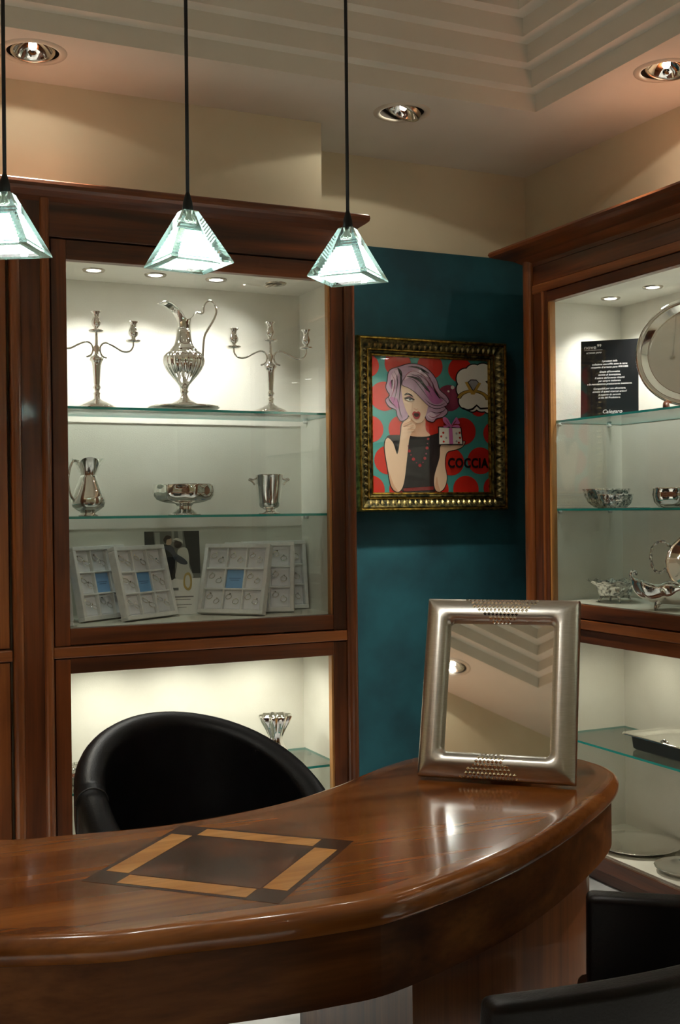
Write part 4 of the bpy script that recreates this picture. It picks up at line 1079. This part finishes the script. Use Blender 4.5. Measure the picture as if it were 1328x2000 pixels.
# bowls on the middle shelf
o = lathe('bowl', [(.030, 0), (.045, .003), (.068, .022), (.082, .048), (.086, .066), (.090, .071), (.087, .073), (.080, .062), (.06, .02), (.01, .008)], 'silver_chased', None, 64, lambda t, i, r, z: (r*(1+.02*math.cos(12*t)), z))
o.location = (2.775, 3.545, B2); tag(o, 'larger chased silver bowl at the left of the middle shelf', 'bowl')
o = lathe('bowl', [(.030, 0), (.040, .002), (.054, .016), (.060, .034), (.062, .046), (.064, .050), (.061, .051), (.055, .038), (.04, .012), (.01, .006)], 'silver_chased', None, 64, lambda t, i, r, z: (r*(1+.02*math.cos(10*t)), z))
o.location = (2.69, 3.385, B2); tag(o, 'smaller chased silver bowl in front of the larger one on the middle shelf', 'bowl')
o = lathe('bowl', [(.040, 0), (.055, .003), (.070, .020), (.076, .045), (.073, .064), (.078, .069), (.074, .070), (.068, .05), (.04, .012), (.01, .006)], 'silver', None, 64, lambda t, i, r, z: (r*(1+.05*math.cos(6*t)), z))
o.location = (2.74, 3.125, B2); tag(o, 'lobed silver bowl at the right edge of the middle shelf', 'bowl')
o = box('cake_server', -.06, .06, -.012, .012, 0, .003, 'silver', None, .001, world=False); o.location = (2.68, 3.275, B2); o.rotation_euler = (0, 0, R(-50)); tag(o, 'flat silver server lying beside the smaller bowl', 'server')
# pierced basket on four feet
BK = thing('footed_basket', 'pierced silver basket with a flared rim on little feet', 'basket', (2.775, 3.500, B3))
lathe('body', [(.02, .020), (.052, .020), (.060, .030), (.066, .050), (.076, .066), (.100, .082), (.103, .083), (.099, .080), (.072, .062), (.06, .034), (.02, .024)], 'silver_chased', BK, 80, lambda t, i, r, z: (r*(1+(.03*math.cos(12*t) if r > .07 else 0)), z+(.004*math.cos(12*t) if r > .09 else 0)))
for k in range(4):
    a = PI/4+PI/2*k+.4
    tube('foot', [(.050*math.cos(a), .050*math.sin(a), .024), (.058*math.cos(a), .058*math.sin(a), .010), (.062*math.cos(a), .062*math.sin(a), .003)], [.006, .004, .005], 'silver_chased', BK, 8)
# boat-shaped jardiniere
BT = thing('boat_bowl', 'lobed boat-shaped silver bowl with a scrolled end on the cabinet floor', 'bowl', (2.765, 3.105, B3), R(-41))
V = []; F = []; n = 64; rows = 14
for j in range(rows):
    s = j/(rows-1)
    for k in range(n):
        t_ = 2*PI*k/n; c, sn = math.cos(t_), math.sin(t_)
        lob = 1+.085*math.cos(10*t_)*math.sin(PI*(.15+.7*s))
        r = (.60+.40*math.sin(s*PI/2)**.8)*lob
        z = .024+.066*s**1.2+(.020*max(0, abs(c)-.75)*4*s**3)+.007*math.cos(10*t_)*s**3
        V.append((.165*r*c*(1+.06*s*abs(c)), .090*r*sn, z))
for j in range(rows-1):
    for k in range(n): F.append((j*n+k, j*n+(k+1) % n, (j+1)*n+(k+1) % n, (j+1)*n+k))
F.append(tuple(range(n))[::-1])
bo = from_pd('body', V, F, 'silver', BT, True)
so = bo.modifiers.new('thickness', 'SOLIDIFY'); so.thickness = .003
for s in (1, -1):
    tube('scroll', spline([(s*.160, 0, .100), (s*.174, 0, .108), (s*.182, 0, .120), (s*.178, 0, .131), (s*.168, 0, .130), (s*.170, 0, .122)], 5), [.008]*26, 'silver_chased', BT, 8)
    for u in (1, -1):
        tube('foot', [(s*.085, u*.035, .042), (s*.095, u*.042, .022), (s*.100, u*.044, .008), (s*.104, u*.046, .006)], [.016, .010, .008, .006], 'silver_chased', BT, 8)
# two-handled platter standing behind it
PL = thing('oval_platter', 'oval silver platter with scroll handles standing at the back of the cabinet', 'platter', (2.90, 3.10, B3))
pm = Matrix.Translation((2.885, 3.125, B3+.012)) @ Matrix.Rotation(R(-62), 4, 'Z') @ Matrix.Rotation(R(-12), 4, 'X'); PL.matrix_basis = pm
V, F = lathe_data([(.0005, .003), (.66, .003), (.74, .006), (.90, .014), (.96, .017), (1.0, .012), (.96, .006), (.7, -.002), (.0005, -.002)], 64, lambda t, i, r, z: (r*(1+(.01*math.cos(24*t) if r > .9 else 0)), z))
from_pd('dish', [(x*.165, -z_, y*.125+.150) for x, y, z_ in V], F, 'silver', PL, True)
for s in (1, -1):
    P = spline([(s*.150, -.012, .205), (s*.175, -.014, .222), (s*.205, -.014, .212), (s*.218, -.014, .180), (s*.212, -.014, .140), (s*.195, -.014, .112), (s*.172, -.014, .110), (s*.156, -.012, .125)], 6)
    tube('handle', P, [.0055+.0018*math.sin(i*1.3) for i in range(len(P))], 'silver_chased', PL, 8)
# rectangular serving tray on the lower shelf
RT = thing('serving_tray', 'rectangular silver serving tray with a deep dark base on the lower shelf', 'tray', (2.80, 3.13, BL), 0)
def rlathe(prof, hx, hy, k=8, wave=0):
    V = []; F = []; n = None
    for d, z, r in prof:
        L_ = rrect(hx-d, hy-d, r, k); n = len(L_); V += [(x, y, z) for x, y in L_]
    for i in range(len(prof)-1):
        for q in range(n): F.append((i*n+q, i*n+(q+1) % n, (i+1)*n+(q+1) % n, (i+1)*n+q))
    F.append(tuple((len(prof)-1)*n+q for q in range(n)))
    return V, F
V, F = rlathe([(.0, .056, .03), (.002, .060, .03), (.010, .0595, .026), (.030, .055, .02), (.034, .057, .02), (.040, .050, .016), (.052, .050, .014)], .130, .225)
from_pd('tray_top', V, F, 'silver', RT, True)
V, F = rlathe([(.004, .0555, .028), (.022, .050, .02), (.026, .048, .02), (.030, .008, .02), (.036, .002, .02), (.05, .001, .02)], .130, .225)
from_pd('tray_base', V, [tuple(reversed(f)) for f in F], 'darksilver', RT, True)
for s in (-1, 1): tube('rim_ornament', [(s*.112, -.02, .060), (s*.114, 0, .066), (s*.112, .02, .060)], [.003, .006, .003], 'silver_chased', RT, 8)
o = lathe('sugar_pot', [(.03, 0), (.045, .01), (.05, .03), (.045, .05), (.03, .058), (.012, .062), (.010, .07), (.016, .078), (.010, .09), (.001, .094)], 'silver_chased', None, 40)
o.location = (2.80, 3.10, BL+.0505); tag(o, 'small lidded silver pot on the serving tray at the right edge', 'pot')
# scalloped salver lying on the cabinet floor
o = lathe('round_salver', [(.02, .001), (.120, .001), (.135, .010), (.152, .017), (.157, .019), (.155, .021), (.133, .014), (.118, .006), (.02, .005)], 'silver', None, 96, lambda t, i, r, z: (r*(1+(.018*abs(math.cos(8*t)) if r > .13 else 0)), z))
o.location = (2.792, 3.405, BF+.001); tag(o, 'round silver salver with a scalloped edge lying on the lower cabinet floor', 'salver')
o = lathe('round_salver', [(.02, .001), (.080, .001), (.095, .012), (.108, .020), (.110, .022), (.092, .016), (.078, .006), (.02, .005)], 'silver', None, 64, lambda t, i, r, z: (r*(1+(.018*abs(math.cos(8*t)) if r > .09 else 0)), z))
o.location = (2.755, 3.10, BF+.001); tag(o, 'silver dish at the right edge of the lower cabinet floor', 'dish')
